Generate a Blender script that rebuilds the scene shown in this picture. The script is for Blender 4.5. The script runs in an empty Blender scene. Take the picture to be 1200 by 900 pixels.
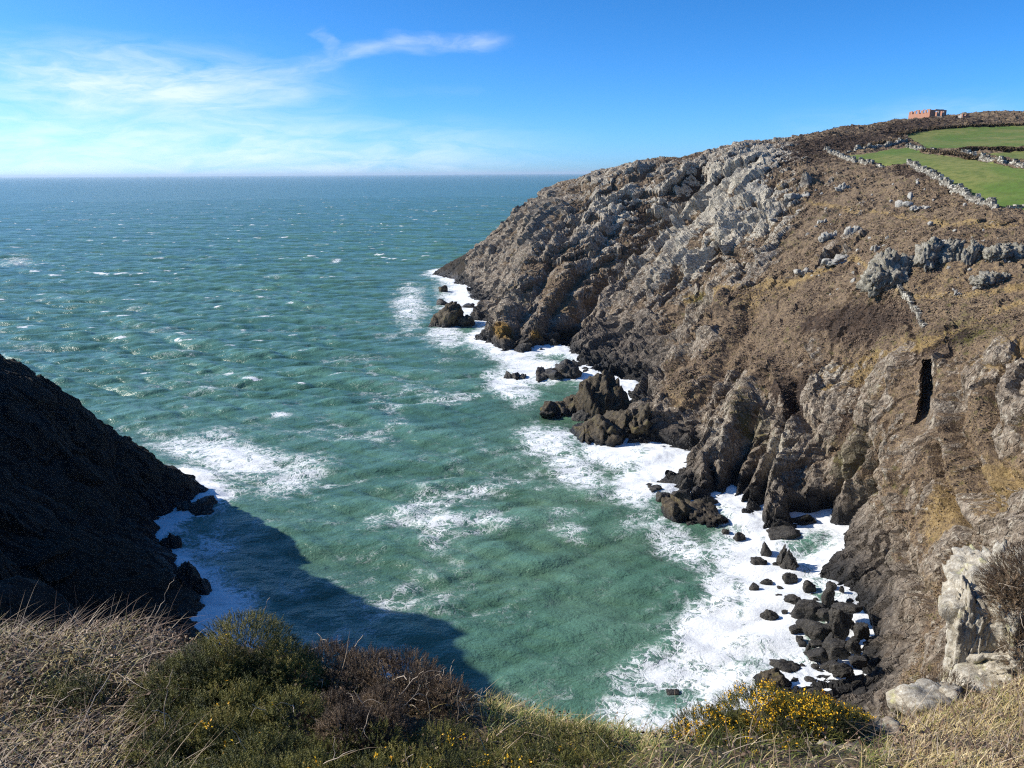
import bpy, math, random
import numpy as np
from mathutils import Matrix, Vector
random.seed(7)
RNG = np.random.default_rng(11)
scene = bpy.context.scene
COL = scene.collection

# ------------------------------------------------------------------ camera
H = 45.0
FPX = 901.0
TH = math.radians(15.31)
RO = math.radians(0.35)
CAM = np.array([0.0, 0.0, H])
_r = np.array([1.0, 0, 0]); _u = np.array([0, math.sin(TH), math.cos(TH)]); _f = np.array([0, math.cos(TH), -math.sin(TH)])
RT = _r*math.cos(RO) - _u*math.sin(RO)
UP = _u*math.cos(RO) + _r*math.sin(RO)

def ray(px, py):
    return RT*((px-600)/FPX) + UP*((450-py)/FPX) + _f

def at(px, py, Y):
    d = ray(px, py)
    return CAM + d*(Y/d[1])

def sea_at(px, py, z=0.0):
    d = ray(px, py)
    return CAM + d*((z-H)/d[2])

def project(x, y, z):
    dz = z - H
    a = x*RT[0] + y*RT[1] + dz*RT[2]
    b = x*UP[0] + y*UP[1] + dz*UP[2]
    c = x*_f[0] + y*_f[1] + dz*_f[2]
    c = np.maximum(c, 0.05)
    return 600 + FPX*a/c, 450 - FPX*b/c

cam_data = bpy.data.cameras.new("camera")
cam = bpy.data.objects.new("camera", cam_data)
COL.objects.link(cam)
M = Matrix(((RT[0], UP[0], -_f[0], 0), (RT[1], UP[1], -_f[1], 0), (RT[2], UP[2], -_f[2], H), (0, 0, 0, 1)))
cam.matrix_world = M
cam_data.sensor_fit = 'HORIZONTAL'
cam_data.sensor_width = 36.0
cam_data.lens = 36.0*FPX/1200.0
cam_data.clip_start = 0.05
cam_data.clip_end = 200000
scene.camera = cam

# ------------------------------------------------------------------ noise
_perm = RNG.permutation(256).astype(np.int32)
_perm = np.concatenate([_perm, _perm, _perm])
_g3 = RNG.normal(size=(256, 3)).astype(np.float32)
_g3 /= np.linalg.norm(_g3, axis=1)[:, None]

def perlin(x, y, z):
    x = np.asarray(x, np.float32); y = np.asarray(y, np.float32); z = np.asarray(z, np.float32)
    xi = np.floor(x).astype(np.int32); yi = np.floor(y).astype(np.int32); zi = np.floor(z).astype(np.int32)
    xf = x-xi; yf = y-yi; zf = z-zi
    u = xf*xf*xf*(xf*(xf*6-15)+10); v = yf*yf*yf*(yf*(yf*6-15)+10); w = zf*zf*zf*(zf*(zf*6-15)+10)
    out = 0
    for dx in (0, 1):
        wx = u if dx else 1-u
        hx = _perm[(xi+dx) & 255]
        for dy in (0, 1):
            wy = wx*(v if dy else 1-v)
            hy = _perm[hx + ((yi+dy) & 255)]
            for dz in (0, 1):
                h = _perm[hy + ((zi+dz) & 255)]
                g = _g3[h]
                d = g[:, 0]*(xf-dx) + g[:, 1]*(yf-dy) + g[:, 2]*(zf-dz)
                out = out + d*wy*(w if dz else 1-w)
    return out*1.5

def fbm(x, y, z, octs=4, lac=2.03, gain=0.5):
    s = 0; a = 1.0; f = 1.0
    for i in range(octs):
        s = s + a*perlin(x*f+17.3*i, y*f-9.1*i, z*f+3.7*i)
        a *= gain; f *= lac
    return s

def ridged(x, y, z, octs=4, lac=2.03, gain=0.5):
    s = 0; a = 1.0; f = 1.0; t = 0
    for i in range(octs):
        s = s + a*(1-2*np.abs(perlin(x*f+7.3*i, y*f-19.1*i, z*f+13.7*i)))
        t += a; a *= gain; f *= lac
    return s/t

_w3 = RNG.random((256, 4)).astype(np.float32)

def worley(x, y, z):
    """F1, F2 and a random value of the nearest cell"""
    x = np.asarray(x, np.float32); y = np.asarray(y, np.float32); z = np.asarray(z, np.float32)
    xi = np.floor(x).astype(np.int32); yi = np.floor(y).astype(np.int32); zi = np.floor(z).astype(np.int32)
    f1 = np.full(x.shape, 9.0, np.float32); f2 = f1.copy(); idv = np.zeros(x.shape, np.float32)
    for dx in (-1, 0, 1):
        hx = _perm[(xi+dx) & 255]
        for dy in (-1, 0, 1):
            hy = _perm[hx + ((yi+dy) & 255)]
            for dz in (-1, 0, 1):
                h = _perm[hy + ((zi+dz) & 255)]
                p = _w3[h]
                ax = xi+dx+p[:, 0]-x; ay = yi+dy+p[:, 1]-y; az = zi+dz+p[:, 2]-z
                d = ax*ax+ay*ay+az*az
                nearer = d < f1
                f2 = np.where(nearer, f1, np.minimum(f2, d))
                idv = np.where(nearer, p[:, 3], idv)
                f1 = np.where(nearer, d, f1)
    return np.sqrt(f1), np.sqrt(f2), idv

def facets(x, y, z):
    """tilted planes, one per cell: (plane height, edge distance)"""
    x = np.asarray(x, np.float32); y = np.asarray(y, np.float32); z = np.asarray(z, np.float32)
    xi = np.floor(x).astype(np.int32); yi = np.floor(y).astype(np.int32); zi = np.floor(z).astype(np.int32)
    f1 = np.full(x.shape, 9.0, np.float32); f2 = f1.copy(); pl = np.zeros(x.shape, np.float32)
    for dx in (-1, 0, 1):
        hx = _perm[(xi+dx) & 255]
        for dy in (-1, 0, 1):
            hy = _perm[hx + ((yi+dy) & 255)]
            for dz in (-1, 0, 1):
                h = _perm[hy + ((zi+dz) & 255)]
                p = _w3[h]; g = _g3[_perm[h+91]]
                ax = x-(xi+dx+p[:, 0]); ay = y-(yi+dy+p[:, 1]); az = z-(zi+dz+p[:, 2])
                d = ax*ax+ay*ay+az*az
                nearer = d < f1
                f2 = np.where(nearer, f1, np.minimum(f2, d))
                pl = np.where(nearer, ax*g[:, 0]+ay*g[:, 1]+az*g[:, 2]+(p[:, 3]-.5)*.9, pl)
                f1 = np.where(nearer, d, f1)
    return pl, np.sqrt(f2)-np.sqrt(f1)

def sstep(a, b, x):
    t = np.clip((x-a)/(b-a), 0, 1)
    return t*t*(3-2*t)

def line_dist(px, py, pts):
    d = np.full(px.shape, 1e9, np.float32)
    for (x0, y0), (x1, y1) in zip(pts[:-1], pts[1:]):
        ex, ey = x1-x0, y1-y0
        L = ex*ex+ey*ey+1e-9
        t = np.clip(((px-x0)*ex+(py-y0)*ey)/L, 0, 1)
        d = np.minimum(d, np.hypot(px-x0-t*ex, py-y0-t*ey))
    return d

def inside(px, py, poly):
    c = np.zeros(px.shape, bool)
    n = len(poly)
    for i in range(n):
        x0, y0 = poly[i]; x1, y1 = poly[(i+1) % n]
        if y0 == y1: continue
        k = ((y0 > py) != (y1 > py)) & (px < (x1-x0)*(py-y0)/(y1-y0)+x0)
        c ^= k
    return c

def soft_poly(px, py, poly, w):
    d = line_dist(px, py, list(poly)+[poly[0]])
    s = np.where(inside(px, py, poly), d, -d)
    return sstep(-w, w, s)

# ------------------------------------------------------------------ mesh helpers
def new_mesh(name, verts, faces_flat, loop_n, smooth=True):
    """verts (N,3); faces_flat indices; loop_n: verts per face (3 or 4)"""
    me = bpy.data.meshes.new(name)
    nv = len(verts); nf = len(faces_flat)//loop_n
    me.vertices.add(nv)
    me.vertices.foreach_set("co", np.ascontiguousarray(verts, np.float32).ravel())
    me.loops.add(nf*loop_n)
    me.loops.foreach_set("vertex_index", np.ascontiguousarray(faces_flat, np.int32))
    me.polygons.add(nf)
    me.polygons.foreach_set("loop_start", np.arange(nf, dtype=np.int32)*loop_n)
    me.polygons.foreach_set("loop_total", np.full(nf, loop_n, np.int32))
    me.update(calc_edges=True)
    me.polygons.foreach_set("use_smooth", np.full(nf, smooth, bool))
    me.validate(clean_customdata=False)
    return me

def attr(me, name, vals):
    a = me.attributes.new(name, 'FLOAT', 'POINT')
    a.data.foreach_set("value", np.ascontiguousarray(vals, np.float32))

def link(name, me, mat=None, parent=None, loc=None, rotz=0.0):
    o = bpy.data.objects.new(name, me)
    COL.objects.link(o)
    if mat is not None and me is not None:
        me.materials.append(mat)
    if parent is not None: o.parent = parent
    if loc is not None: o.location = [float(c) for c in loc]
    if rotz: o.rotation_euler = (0, 0, rotz)
    return o

def tag(o, label=None, cat=None, group=None, kind=None):
    if label: o["label"] = label
    if cat: o["category"] = cat
    if group: o["group"] = group
    if kind: o["kind"] = kind
    return o

def grid_faces(nr, nc, keep=None):
    i = np.arange((nr-1)*(nc-1))
    r = i//(nc-1); c = i % (nc-1)
    a = r*nc+c
    q = np.stack([a, a+1, a+nc+1, a+nc], 1)
    if keep is not None:
        q = q[keep[q].any(1)]
    return q

def compact(verts, quads, attrs):
    used = np.zeros(len(verts), bool); used[quads.ravel()] = True
    idx = np.cumsum(used)-1
    return verts[used], idx[quads], {k: v[used] for k, v in attrs.items()}

# ------------------------------------------------------------------ node helper
class NT:
    def __init__(self, tree):
        self.t = tree; self.n = tree.nodes; self.l = tree.links
    def new(self, typ, **kw):
        nd = self.n.new(typ)
        for k, v in kw.items(): setattr(nd, k, v)
        return nd
    def put(self, sock, v):
        if isinstance(v, bpy.types.NodeSocket): self.l.new(v, sock)
        elif v is not None:
            if hasattr(sock, 'default_value'):
                if sock.type == 'RGBA' and len(v) == 3: v = (*v, 1)
                sock.default_value = v
    def math(self, op, a, b=None, c=None, clamp=False):
        nd = self.new('ShaderNodeMath', operation=op); nd.use_clamp = clamp
        self.put(nd.inputs[0], a)
        if b is not None: self.put(nd.inputs[1], b)
        if c is not None: self.put(nd.inputs[2], c)
        return nd.outputs[0]
    def vmath(self, op, a, b=None):
        nd = self.new('ShaderNodeVectorMath', operation=op)
        self.put(nd.inputs[0], a)
        if b is not None: self.put(nd.inputs[1], b)
        return nd.outputs[0]
    def mix(self, fac, a, b, mode='MIX'):
        nd = self.new('ShaderNodeMix', data_type='RGBA', blend_type=mode)
        self.put(nd.inputs[0], fac); self.put(nd.inputs[6], a); self.put(nd.inputs[7], b)
        return nd.outputs[2]
    def fmix(self, fac, a, b):
        nd = self.new('ShaderNodeMix', data_type='FLOAT')
        self.put(nd.inputs[0], fac); self.put(nd.inputs[2], a); self.put(nd.inputs[3], b)
        return nd.outputs[0]
    def ss(self, x, a, b, lo=0.0, hi=1.0):
        nd = self.new('ShaderNodeMapRange', interpolation_type='SMOOTHSTEP')
        self.put(nd.inputs['Value'], x); self.put(nd.inputs['From Min'], a); self.put(nd.inputs['From Max'], b)
        self.put(nd.inputs['To Min'], lo); self.put(nd.inputs['To Max'], hi)
        return nd.outputs[0]
    def noise(self, vec, scale, detail=3.0, rough=0.55, dist=0.0, color=False):
        nd = self.new('ShaderNodeTexNoise')
        self.put(nd.inputs['Vector'], vec); nd.inputs['Scale'].default_value = scale
        nd.inputs['Detail'].default_value = detail; nd.inputs['Roughness'].default_value = rough
        nd.inputs['Distortion'].default_value = dist
        return nd.outputs['Color' if color else 'Fac']
    def voronoi(self, vec, scale, feature='F1', out='Distance', rnd=1.0):
        nd = self.new('ShaderNodeTexVoronoi', feature=feature)
        self.put(nd.inputs['Vector'], vec); nd.inputs['Scale'].default_value = scale
        nd.inputs['Randomness'].default_value = rnd
        return nd.outputs[out]
    def attr(self, name):
        nd = self.new('ShaderNodeAttribute', attribute_name=name)
        return nd.outputs['Fac']
    def pos(self):
        return self.new('ShaderNodeNewGeometry').outputs['Position']
    def obj(self):
        return self.new('ShaderNodeTexCoord').outputs['Object']
    def bump(self, h, strength=0.5, dist=1.0, normal=None):
        nd = self.new('ShaderNodeBump')
        nd.inputs['Strength'].default_value = strength; nd.inputs['Distance'].default_value = dist
        self.put(nd.inputs['Height'], h)
        if normal is not None: self.put(nd.inputs['Normal'], normal)
        return nd.outputs[0]
    def sep(self, v):
        nd = self.new('ShaderNodeSeparateXYZ'); self.put(nd.inputs[0], v); return nd.outputs
    def scale(self, v, s):
        nd = self.new('ShaderNodeVectorMath', operation='MULTIPLY'); self.put(nd.inputs[0], v); nd.inputs[1].default_value = s
        return nd.outputs[0]

def material(name):
    m = bpy.data.materials.new(name); m.use_nodes = True
    k = NT(m.node_tree)
    b = m.node_tree.nodes['Principled BSDF']
    return m, k, b

# ------------------------------------------------------------------ terrain base: controls in metres
ctrl = []
def P(*a): ctrl.append(at(*a))
def XYZ(*a): ctrl.append(np.array(a, float))
coastR = [(508,322),(545,336),(572,358),(580,383),(575,407),(612,415),(648,413),(655,440),(702,450),(738,482),(726,512),
          (760,520),(772,560),(815,582),(868,594),(890,618),(935,627),(946,652),(978,684),(1008,712),(1015,760),(985,800),(935,816),(850,850)]
coastW = [sea_at(*p) for p in coastR] + [np.array(v, float) for v in
         ((8,50,0),(-5,48,0),(-15,52,0),(-22,60,0))] + [sea_at(243,712), sea_at(205,662), sea_at(190,608), sea_at(240,590), sea_at(244,578)] + \
         [np.array(v, float) for v in ((-60,113,0),(-85,113,0),(-120,92,0))]
for i, p in enumerate(coastW):
    ctrl.append(p)
    a = coastW[max(i-1, 0)]; b = coastW[min(i+1, len(coastW)-1)]
    t = (b-a)[:2]; t /= np.linalg.norm(t)
    n = np.array([t[1], -t[0]])          # seaward: walking from the far tip towards the camera the sea is on the right
    q = p.copy(); q[:2] += n*6.0; q[2] = -6.5
    ctrl.append(q)
for v in ((-10,110,-15),(-12,85,-10),(-18,160,-15),(-70,200,-18),(-70,300,-20),(-110,160,-18),(-90,400,-22),(0,430,-15),(-10,450,-22),(-160,130,-15)): XYZ(*v)
# far headland, slope and skyline
for v in ((575,281,364),(610,246,360),(640,226,350),(660,216,340),(690,206,320),(720,199,305),(760,191,290),(800,189,280),(850,184,266),
          (900,175,262),(950,162,272),(1000,149,290),(1050,141,312),(1100,137,326),(1150,132,322),(1200,143,292)): P(*v)
for v in ((590,366,216),(600,330,237),(625,290,252),(660,240,277),(540,312,345),(545,298,362)): P(*v)
for v in ((700,350,225),(750,300,240),(780,250,255),(830,200,265),(900,200,226),(850,260,205),(800,300,205),(760,340,205),(700,395,206),
          (660,380,212),(900,300,170),(950,260,175),(1000,220,187),(1060,193,190),(1165,243,136),(1100,210,166),(1200,243,134),(1200,182,192),
          (1000,178,236),(1065,160,272),(1200,151,272),(1130,160,262)): P(*v)
for v in ((730,440,167),(750,400,180),(800,372,182),(830,345,166),(850,340,166),(1050,330,115),(1100,270,129),(1200,300,106),(1200,330,99),
          (950,350,140),(880,352,155),(1000,400,113),(900,430,126),(850,430,134),(790,430,150),(1085,392,99),(1140,390,93),(1200,360,93),
          (780,470,134),(820,500,119),(960,540,100),(920,510,107),(960,480,107),(1050,480,91),(1050,560,83),(1080,640,73),(1120,560,75),
          (1120,480,81),(1200,440,76),(1200,520,66),(1200,600,57),(1150,680,55),(1050,720,66),(1080,780,56),(1060,830,50),(1110,740,52),
          (1000,620,90),(985,660,84)): P(*v)
# behind the skyline
for v in ((60,330,40),(110,360,46),(150,420,52),(200,430,58),(260,420,58),(220,330,68),(300,300,60),(250,200,60),(180,110,52),(150,60,46),(120,20,46),
          (75,50,38),(55,35,34),(80,5,44),(20,440,5)): XYZ(*v)
# near cliff and the left ridge
for v in ((18,30,18),(10,20,26),(22,15,37),(36,30,29),(13,11,35.5),(0,10,34.5),(0,16,28),(0,28,17),(0,40,6),(-10,10,35.5),(-10,20,28),(-22,40,13),(-28,55,7),
          (10,3,41.5),(-10,3,41.5),(0,0,42.0),(-25,0,43),(-45,20,44),(-58,45,43),(-64,62,44),(-70,73,43),(-76,83,41),(-100,40,30),(-120,0,40),(0,-30,48),(60,-30,48),(-60,-30,48),
          (-85,90,16),(-20,25,28),(-35,35,30)): XYZ(*v)
for v in ((150,515,101),(90,462,98),(45,437,95),(0,422,92),(100,560,88),(0,520,82),(0,650,66),(100,680,68),(0,740,58),(190,545,101)): P(*v)
ctrl = np.array(ctrl)
CSH = 4.0
def _solve(pts):
    n = len(pts)
    xy = pts[:, :2]/50.0
    d = np.sqrt(((xy[:, None]-xy[None])**2).sum(-1) + (CSH/50)**2)
    A = np.zeros((n+3, n+3))
    A[:n, :n] = d + np.eye(n)*-0.004
    A[:n, n] = 1; A[:n, n+1:] = xy; A[n, :n] = 1; A[n+1:, :n] = xy.T
    return np.linalg.solve(A, np.concatenate([pts[:, 2], [0, 0, 0]])).astype(np.float32), xy.astype(np.float32)
_wt, _cx = _solve(ctrl)
def base(x, y, grad=True):
    x = np.asarray(x, np.float32)/50; y = np.asarray(y, np.float32)/50
    z = np.full(x.shape, _wt[-3], np.float32) + _wt[-2]*x + _wt[-1]*y
    gx = np.full(x.shape, _wt[-2], np.float32); gy = np.full(x.shape, _wt[-1], np.float32)
    c2 = np.float32((CSH/50)**2)
    for i in range(len(_cx)):
        dx = x-_cx[i, 0]; dy = y-_cx[i, 1]
        d = np.sqrt(dx*dx+dy*dy+c2)
        z += _wt[i]*d
        if grad:
            gx += _wt[i]*dx/d; gy += _wt[i]*dy/d
    return z, gx/50, gy/50

# carved and raised lines: pixel path, width px, depth m (negative raises)
CARVE = [
    ([(578,352),(600,322),(640,285),(662,248),(680,222)], 7, 2.8),
    ([(560,340),(585,300),(612,262)], 6, 1.2),
    ([(655,413),(668,380),(700,345),(750,300),(790,245),(820,208)], 9, 4.0),
    ([(640,400),(650,360),(690,310),(720,260)], 7, 2.0),
    ([(700,446),(745,436),(785,400),(822,352)], 16, 3.5),
    ([(768,560),(788,520),(822,462),(850,405),(880,360)], 9, 3.0),
    ([(800,540),(835,470),(870,420)], 6, 1.5),
    ([(835,580),(838,560),(832,545)], 5, 2.0),
    ([(962,602),(968,580),(995,540),(1012,505)], 8, 3.0),
    ([(930,600),(958,590)], 8, 2.5),
    ([(1098,505),(1110,540),(1120,600)], 5, 1.0),
    ([(1015,740),(1000,715),(1015,700)], 12, 1.5),
    ([(700,520),(730,470),(745,440)], 6, 1.5),
    ([(860,590),(885,540),(930,480)], 6, 1.6),
    ([(1180,560),(1150,620),(1110,690)], 9, 1.5),
    ([(920,330),(985,300),(1020,330)], 8, 0.6),
    ([(583,398),(592,368),(615,310),(648,236)], 8, -2.2),
    ([(615,408),(628,380),(668,320)], 8, -1.8),
    ([(690,405),(720,345),(790,270)], 12, -2.2),
    ([(770,450),(800,410),(845,350)], 9, -2.2),
    ([(740,520),(770,480),(800,440)], 10, -1.2),
    ([(818,585),(838,520),(890,440)], 10, -1.8),
    ([(905,605),(915,530),(950,450)], 14, -1.8),
    ([(1000,690),(1040,600),(1060,500)], 26, -1.5),
    ([(1120,450),(1160,420),(1200,405)], 14, -0.8),
    ([(748,508),(775,455),(815,400)], 6, 2.2), ([(792,545),(812,500),(850,440),(880,400)], 7, 2.6), ([(850,585),(862,540),(895,470)], 6, 2.2),
    ([(890,612),(900,560),(925,500),(935,450)], 6, 2.2), ([(600,408),(612,370),(640,320),(672,262),(692,230)], 6, 2.4),
    ([(720,385),(760,330),(800,280),(850,225)], 6, 2.2), ([(545,335),(575,300),(602,272)], 5, 1.4), ([(760,360),(800,320),(860,270),(900,220)], 6, 1.8),
    ([(975,640),(1000,600),(1030,540)], 6, 1.6), ([(830,590),(850,530),(872,480)], 6, -1.4), ([(878,605),(890,560),(912,500)], 6, -1.2),
    ([(735,380),(775,330),(825,270)], 7, -1.5), ([(690,300),(715,250),(740,215)], 8, -1.5),
    ([(1096,525),(1104,570),(1128,620),(1120,690)], 5, 1.6),
    ([(1000,520),(1040,590),(1062,660),(1085,700)], 6, 1.1),
    ([(1125,440),(1120,500),(1150,570),(1140,640)], 7, 1.2),
    ([(1175,450),(1165,520),(1185,600)], 8, 1.2),
    ([(1030,470),(1015,560),(985,620)], 7, 1.3),
    ([(1055,425),(1070,500),(1060,560)], 9, -1.3),
    ([(1105,430),(1108,510),(1130,590)], 8, -1.2),
    ([(1150,470),(1165,560),(1160,640)], 10, -1.2),
    ([(930,470),(960,520),(962,560)], 7, 1.4),
    ([(905,430),(925,480)], 7, -1.0),
]
print("controls", len(ctrl))

ang = np.radians(np.concatenate([np.arange(-84, -37, 0.45), np.arange(-37, 38, 0.082), np.arange(38, 66, 0.45)]))
rad = np.concatenate([9*np.exp(np.arange(0, math.log(56/9), .0034)), 56*np.exp(np.arange(0, math.log(145/56), .00155)), 145*np.exp(np.arange(0, math.log(470/145), .0018))])
AA, RR = np.meshgrid(ang, rad)
gx_ = (RR*np.sin(AA)).ravel().astype(np.float32); gy_ = (RR*np.cos(AA)).ravel().astype(np.float32)
rr_ = RR.ravel().astype(np.float32)
zb, dzx, dzy = base(gx_, gy_)
live = zb > -7
x = gx_[live]; y = gy_[live]; z = zb[live]; dx_ = dzx[live]; dy_ = dzy[live]
rr = rr_[live]
gn = np.sqrt(dx_*dx_+dy_*dy_)
slope = np.degrees(np.arctan(gn))
inv = 1/np.sqrt(1+gn*gn)
nx, ny, nz = -dx_*inv, -dy_*inv, inv
px, py = project(x, y, z)
right = (x > -20) & (y > 45)
left = ~right

def blob(cx, cy, rx, ry, rot=0.0):
    c, s = math.cos(math.radians(rot)), math.sin(math.radians(rot))
    u = ((px-cx)*c + (py-cy)*s)/rx; v = (-(px-cx)*s + (py-cy)*c)/ry
    return np.exp(-(u*u+v*v)*1.2)

# rock: 1 on bare stone, 0 on heath
jit = fbm(x*.05, y*.05, z*.05, 4)
jit2 = fbm(x*.25+9, y*.25, z*.25, 3)
rock = sstep(34, 47, slope + 10*jit)*0.75
for b in ((820,235,125,50,-28),(880,250,75,45,-35),(700,260,75,50,-50),(640,270,50,60,-50),(800,310,60,40,-40),(720,330,60,40,-40),
          (880,310,40,25,-35),(600,350,40,60,-50),(560,310,50,30,-40),(760,200,60,10,-10)):
    rock = np.maximum(rock, blob(*b)*1.15 + .25*jit2*blob(*b))
for b in ((830,390,18,40,-60),(975,440,26,14,-50),(880,555,25,50,10),(930,540,45,70,0),(1055,540,50,80,15),(1150,520,60,80,20),(1040,640,70,80,0),
          (830,540,20,50,10),(850,450,60,70,15),(905,500,40,60,10),(820,400,30,40,-30),(780,520,60,60,0),(720,490,60,50,0),(740,400,70,50,0),(620,390,50,40,0)):
    rock = np.maximum(rock, blob(*b)*1.0)
rock = np.maximum(rock, sstep(9, 4, z + 3*jit))
for b in ((980,300,60,18,-25),(950,215,60,16,-20),(1010,245,60,14,-20),(930,320,40,8,-25),(1000,275,25,10,0),(975,330,40,7,-25)):   # scattered outcrops in the heath
    rock = np.maximum(rock, blob(*b)*np.clip(.5+1.3*jit2, 0, 1.0))
flat = blob(960,370,130,60,-20)+blob(1120,370,120,50,0)+blob(1120,220,120,60,0)+blob(930,470,40,40,0)*.4+.7*blob(890,385,70,30,-35)
rock = np.clip(rock - .8*flat*(slope < 46) - 1.2*blob(1035,372,80,34,0) - .9*blob(1000,400,40,40,0), 0, 1)
rock = np.where(left, np.clip(sstep(30, 50, slope+14*jit), 0, 1), rock)

# fields of grass
F1 = [(985,184),(1066,172),(1082,180),(1140,187),(1210,200),(1210,247),(1165,243),(1120,219),(1066,192),(1040,194)]
F2 = [(1060,158),(1110,150),(1215,147),(1215,173),(1135,174),(1085,174)]
F3 = [(1140,181),(1215,176),(1215,191),(1185,186)]
def inside_w(poly, Yfun=None):
    return soft_poly(px, py, poly, 1.2)
onhill = (y > 110) & (x > 50)
green = np.where(onhill, np.maximum(np.maximum(inside_w(F1), inside_w(F2)), inside_w(F3)), 0)
rock = np.clip(rock - right*(.75*blob(1105,600,14,70,12)+.7*blob(1170,545,22,60,0)+.6*blob(1060,640,12,50,30)+.6*blob(1145,665,26,40,0)+.7*blob(1085,770,60,50,-35)+.5*blob(1150,440,60,14,-10))*np.clip(.6+1.2*jit2, 0, 1.3), 0, 1)
rock = rock*(1-green)

tan = .6*blob(1100,600,20,60,15)+.5*blob(1170,560,26,40,0)+.5*blob(1040,440,40,16,0)+.5*blob(1140,660,30,40,0)+.55*blob(900,340,70,20,-20)+.8*blob(820,345,25,10,-10)+.5*blob(985,440,60,25,-30)+.7*blob(1180,420,60,20,-20)+.5*blob(1080,400,40,15,0) \
    + .5*blob(1060,800,60,40,-30)+.35*blob(1150,600,60,60,0)+.4*blob(1130,330,90,40,0)+.4*blob(800,470,60,30,-40)+.4*blob(660,350,40,30,-40) + .3*blob(1100,240,100,20,20)
trk = np.minimum(line_dist(px, py, [(800,348),(860,335),(930,330),(1000,300),(1060,345),(1120,350),(1200,335)]), line_dist(px, py, [(960,470),(1020,420),(1095,400),(1150,375),(1200,352)]))
trk = np.minimum(trk, line_dist(px, py, [(905,215),(960,240),(1030,250),(1100,262),(1200,262)]))
tan = tan + .7*np.exp(-(trk/3.5)**2)*(np.abs(jit2) > .05)
heather = .9*blob(1010,375,70,28,-5)+1.1*blob(940,480,55,35,20)+.8*blob(870,345,40,9,-15)+.9*blob(1115,395,60,16,-18)+.7*blob(1000,165,120,12,-10)+.8*blob(1000,440,18,30,0) \
    + .6*blob(1080,205,60,8,20) + .5*blob(900,190,90,16,-10) + .5*blob(800,215,60,8,-30)+.6*blob(830,205,25,18,0)+.5*blob(1130,150,120,8,0)+.5*blob(740,245,25,30,0)
olive = .5*blob(1060,620,14,60,30)+.5*blob(1150,480,16,50,10)+.45*blob(1010,600,12,50,20)+.5*blob(1105,640,16,30,10)+.6*blob(810,345,25,12,0)+.6*blob(1150,395,60,20,-10)+.5*blob(610,345,25,20,-40)+.7*blob(880,480,30,40,0)+.5*blob(980,560,20,50,20)+.7*blob(915,612,22,8,0)+.6*blob(1080,790,60,35,-30)+.5*blob(710,430,20,25,-50)
dark = .9*blob(745,405,70,40,-20)+.3*blob(790,520,40,50,0)+.45*blob(700,490,50,40,0)+.35*blob(620,395,40,25,0)+.6*sstep(6.5, 2.5, z+2*jit)+.75*blob(1010,700,40,50,0)+.2*blob(1040,600,60,90,0)+.5*blob(950,590,25,40,0)+.12*blob(1080,520,60,80,0)
lich = .55*blob(1108,610,8,20,20)+.5*blob(1135,700,10,18,0)+.5*blob(1125,645,8,14,0)+.45*blob(1165,640,10,10,0)+.9*blob(592,392,14,14,0)+.8*blob(630,396,14,12,0)+.6*blob(1010,695,40,10,0)*0+.5*blob(1100,690,30,30,0)
pale = np.clip(blob(830,235,110,45,-28)+.9*blob(880,260,70,45,-35)+.6*blob(720,240,60,50,-50)+.6*blob(800,310,50,30,-40)+.9*blob(915,545,22,40,10)+.7*blob(975,440,22,14,-50)+.5*blob(845,525,12,40,10), 0, 1)
dark = np.where(left, 1.25, np.minimum(dark, .95)); heather = np.where(left, 1.1, heather)  # left headland: its shade painted into the albedo through dark and heather

# ---- displacement along the slope normal
s_al = -.24*x + .97*y
warp = fbm(x*.03, y*.03, z*.03, 3)
carve = np.zeros_like(x)
for pts, w, dep in CARVE:
    d = line_dist(px, py, pts) + 2.2*jit2*min(1, w/8)
    carve -= dep*np.exp(-(np.maximum(d, 0)/w)**2)
carve *= right
# the black slot in the near slab: sharp-edged
d = np.abs(px-(1087-(py-424)*.05) + 1.2*jit2 + 2.2*fbm(x*.8, y*.8, z*.8, 3)); inb = sstep(420, 427, py)*sstep(503, 494, py)
slot = sstep(8.0, 5.5, d)*inb*right
buttr = ridged(s_al*.055+warp*.8, (x+z)*.014, z*.012, 3)
crag = ridged(s_al*.16+warp, (x*.6+z*.3)*.07+3, z*.06, 4)
up_ = x*.75+z*.66                                  # runs up the face
wob = fbm(x*.12, y*.12, z*.12, 3)
fA, eA = facets(s_al*.17+warp*1.2, up_*.062+warp+.5*wob, z*.05-x*.03)
fB, eB = facets(s_al*.44+.7*wob, up_*.16+.4*jit2, z*.10-x*.08)
fC, eC = facets(s_al*1.1+.6*jit2, up_*.50+.4*jit2, z*.28-x*.2)
resC = sstep(260, 120, rr)
fine = fbm(s_al*.55, x*.4, z*.4, 4)
tuss = fbm(x*.7, y*.7, z*.7, 4)
hump = fbm(x*.09+5, y*.09, z*.09, 3)
rk = np.clip(rock*1.1, 0, 1)
tuss2 = fbm(x*1.9+3, y*1.9, z*1.9, 3)
fT, eT = facets(x*.33, y*.33, z*.33)
streak = sstep(150, 60, np.hypot(px-1060, (py-570)*.7))*right
relief = (1-.25*streak)*(.50+.50*sstep(70, 190, rr))*np.where(left, .55, 1)*np.where(left & (px < -15), .35, 1)
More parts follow.
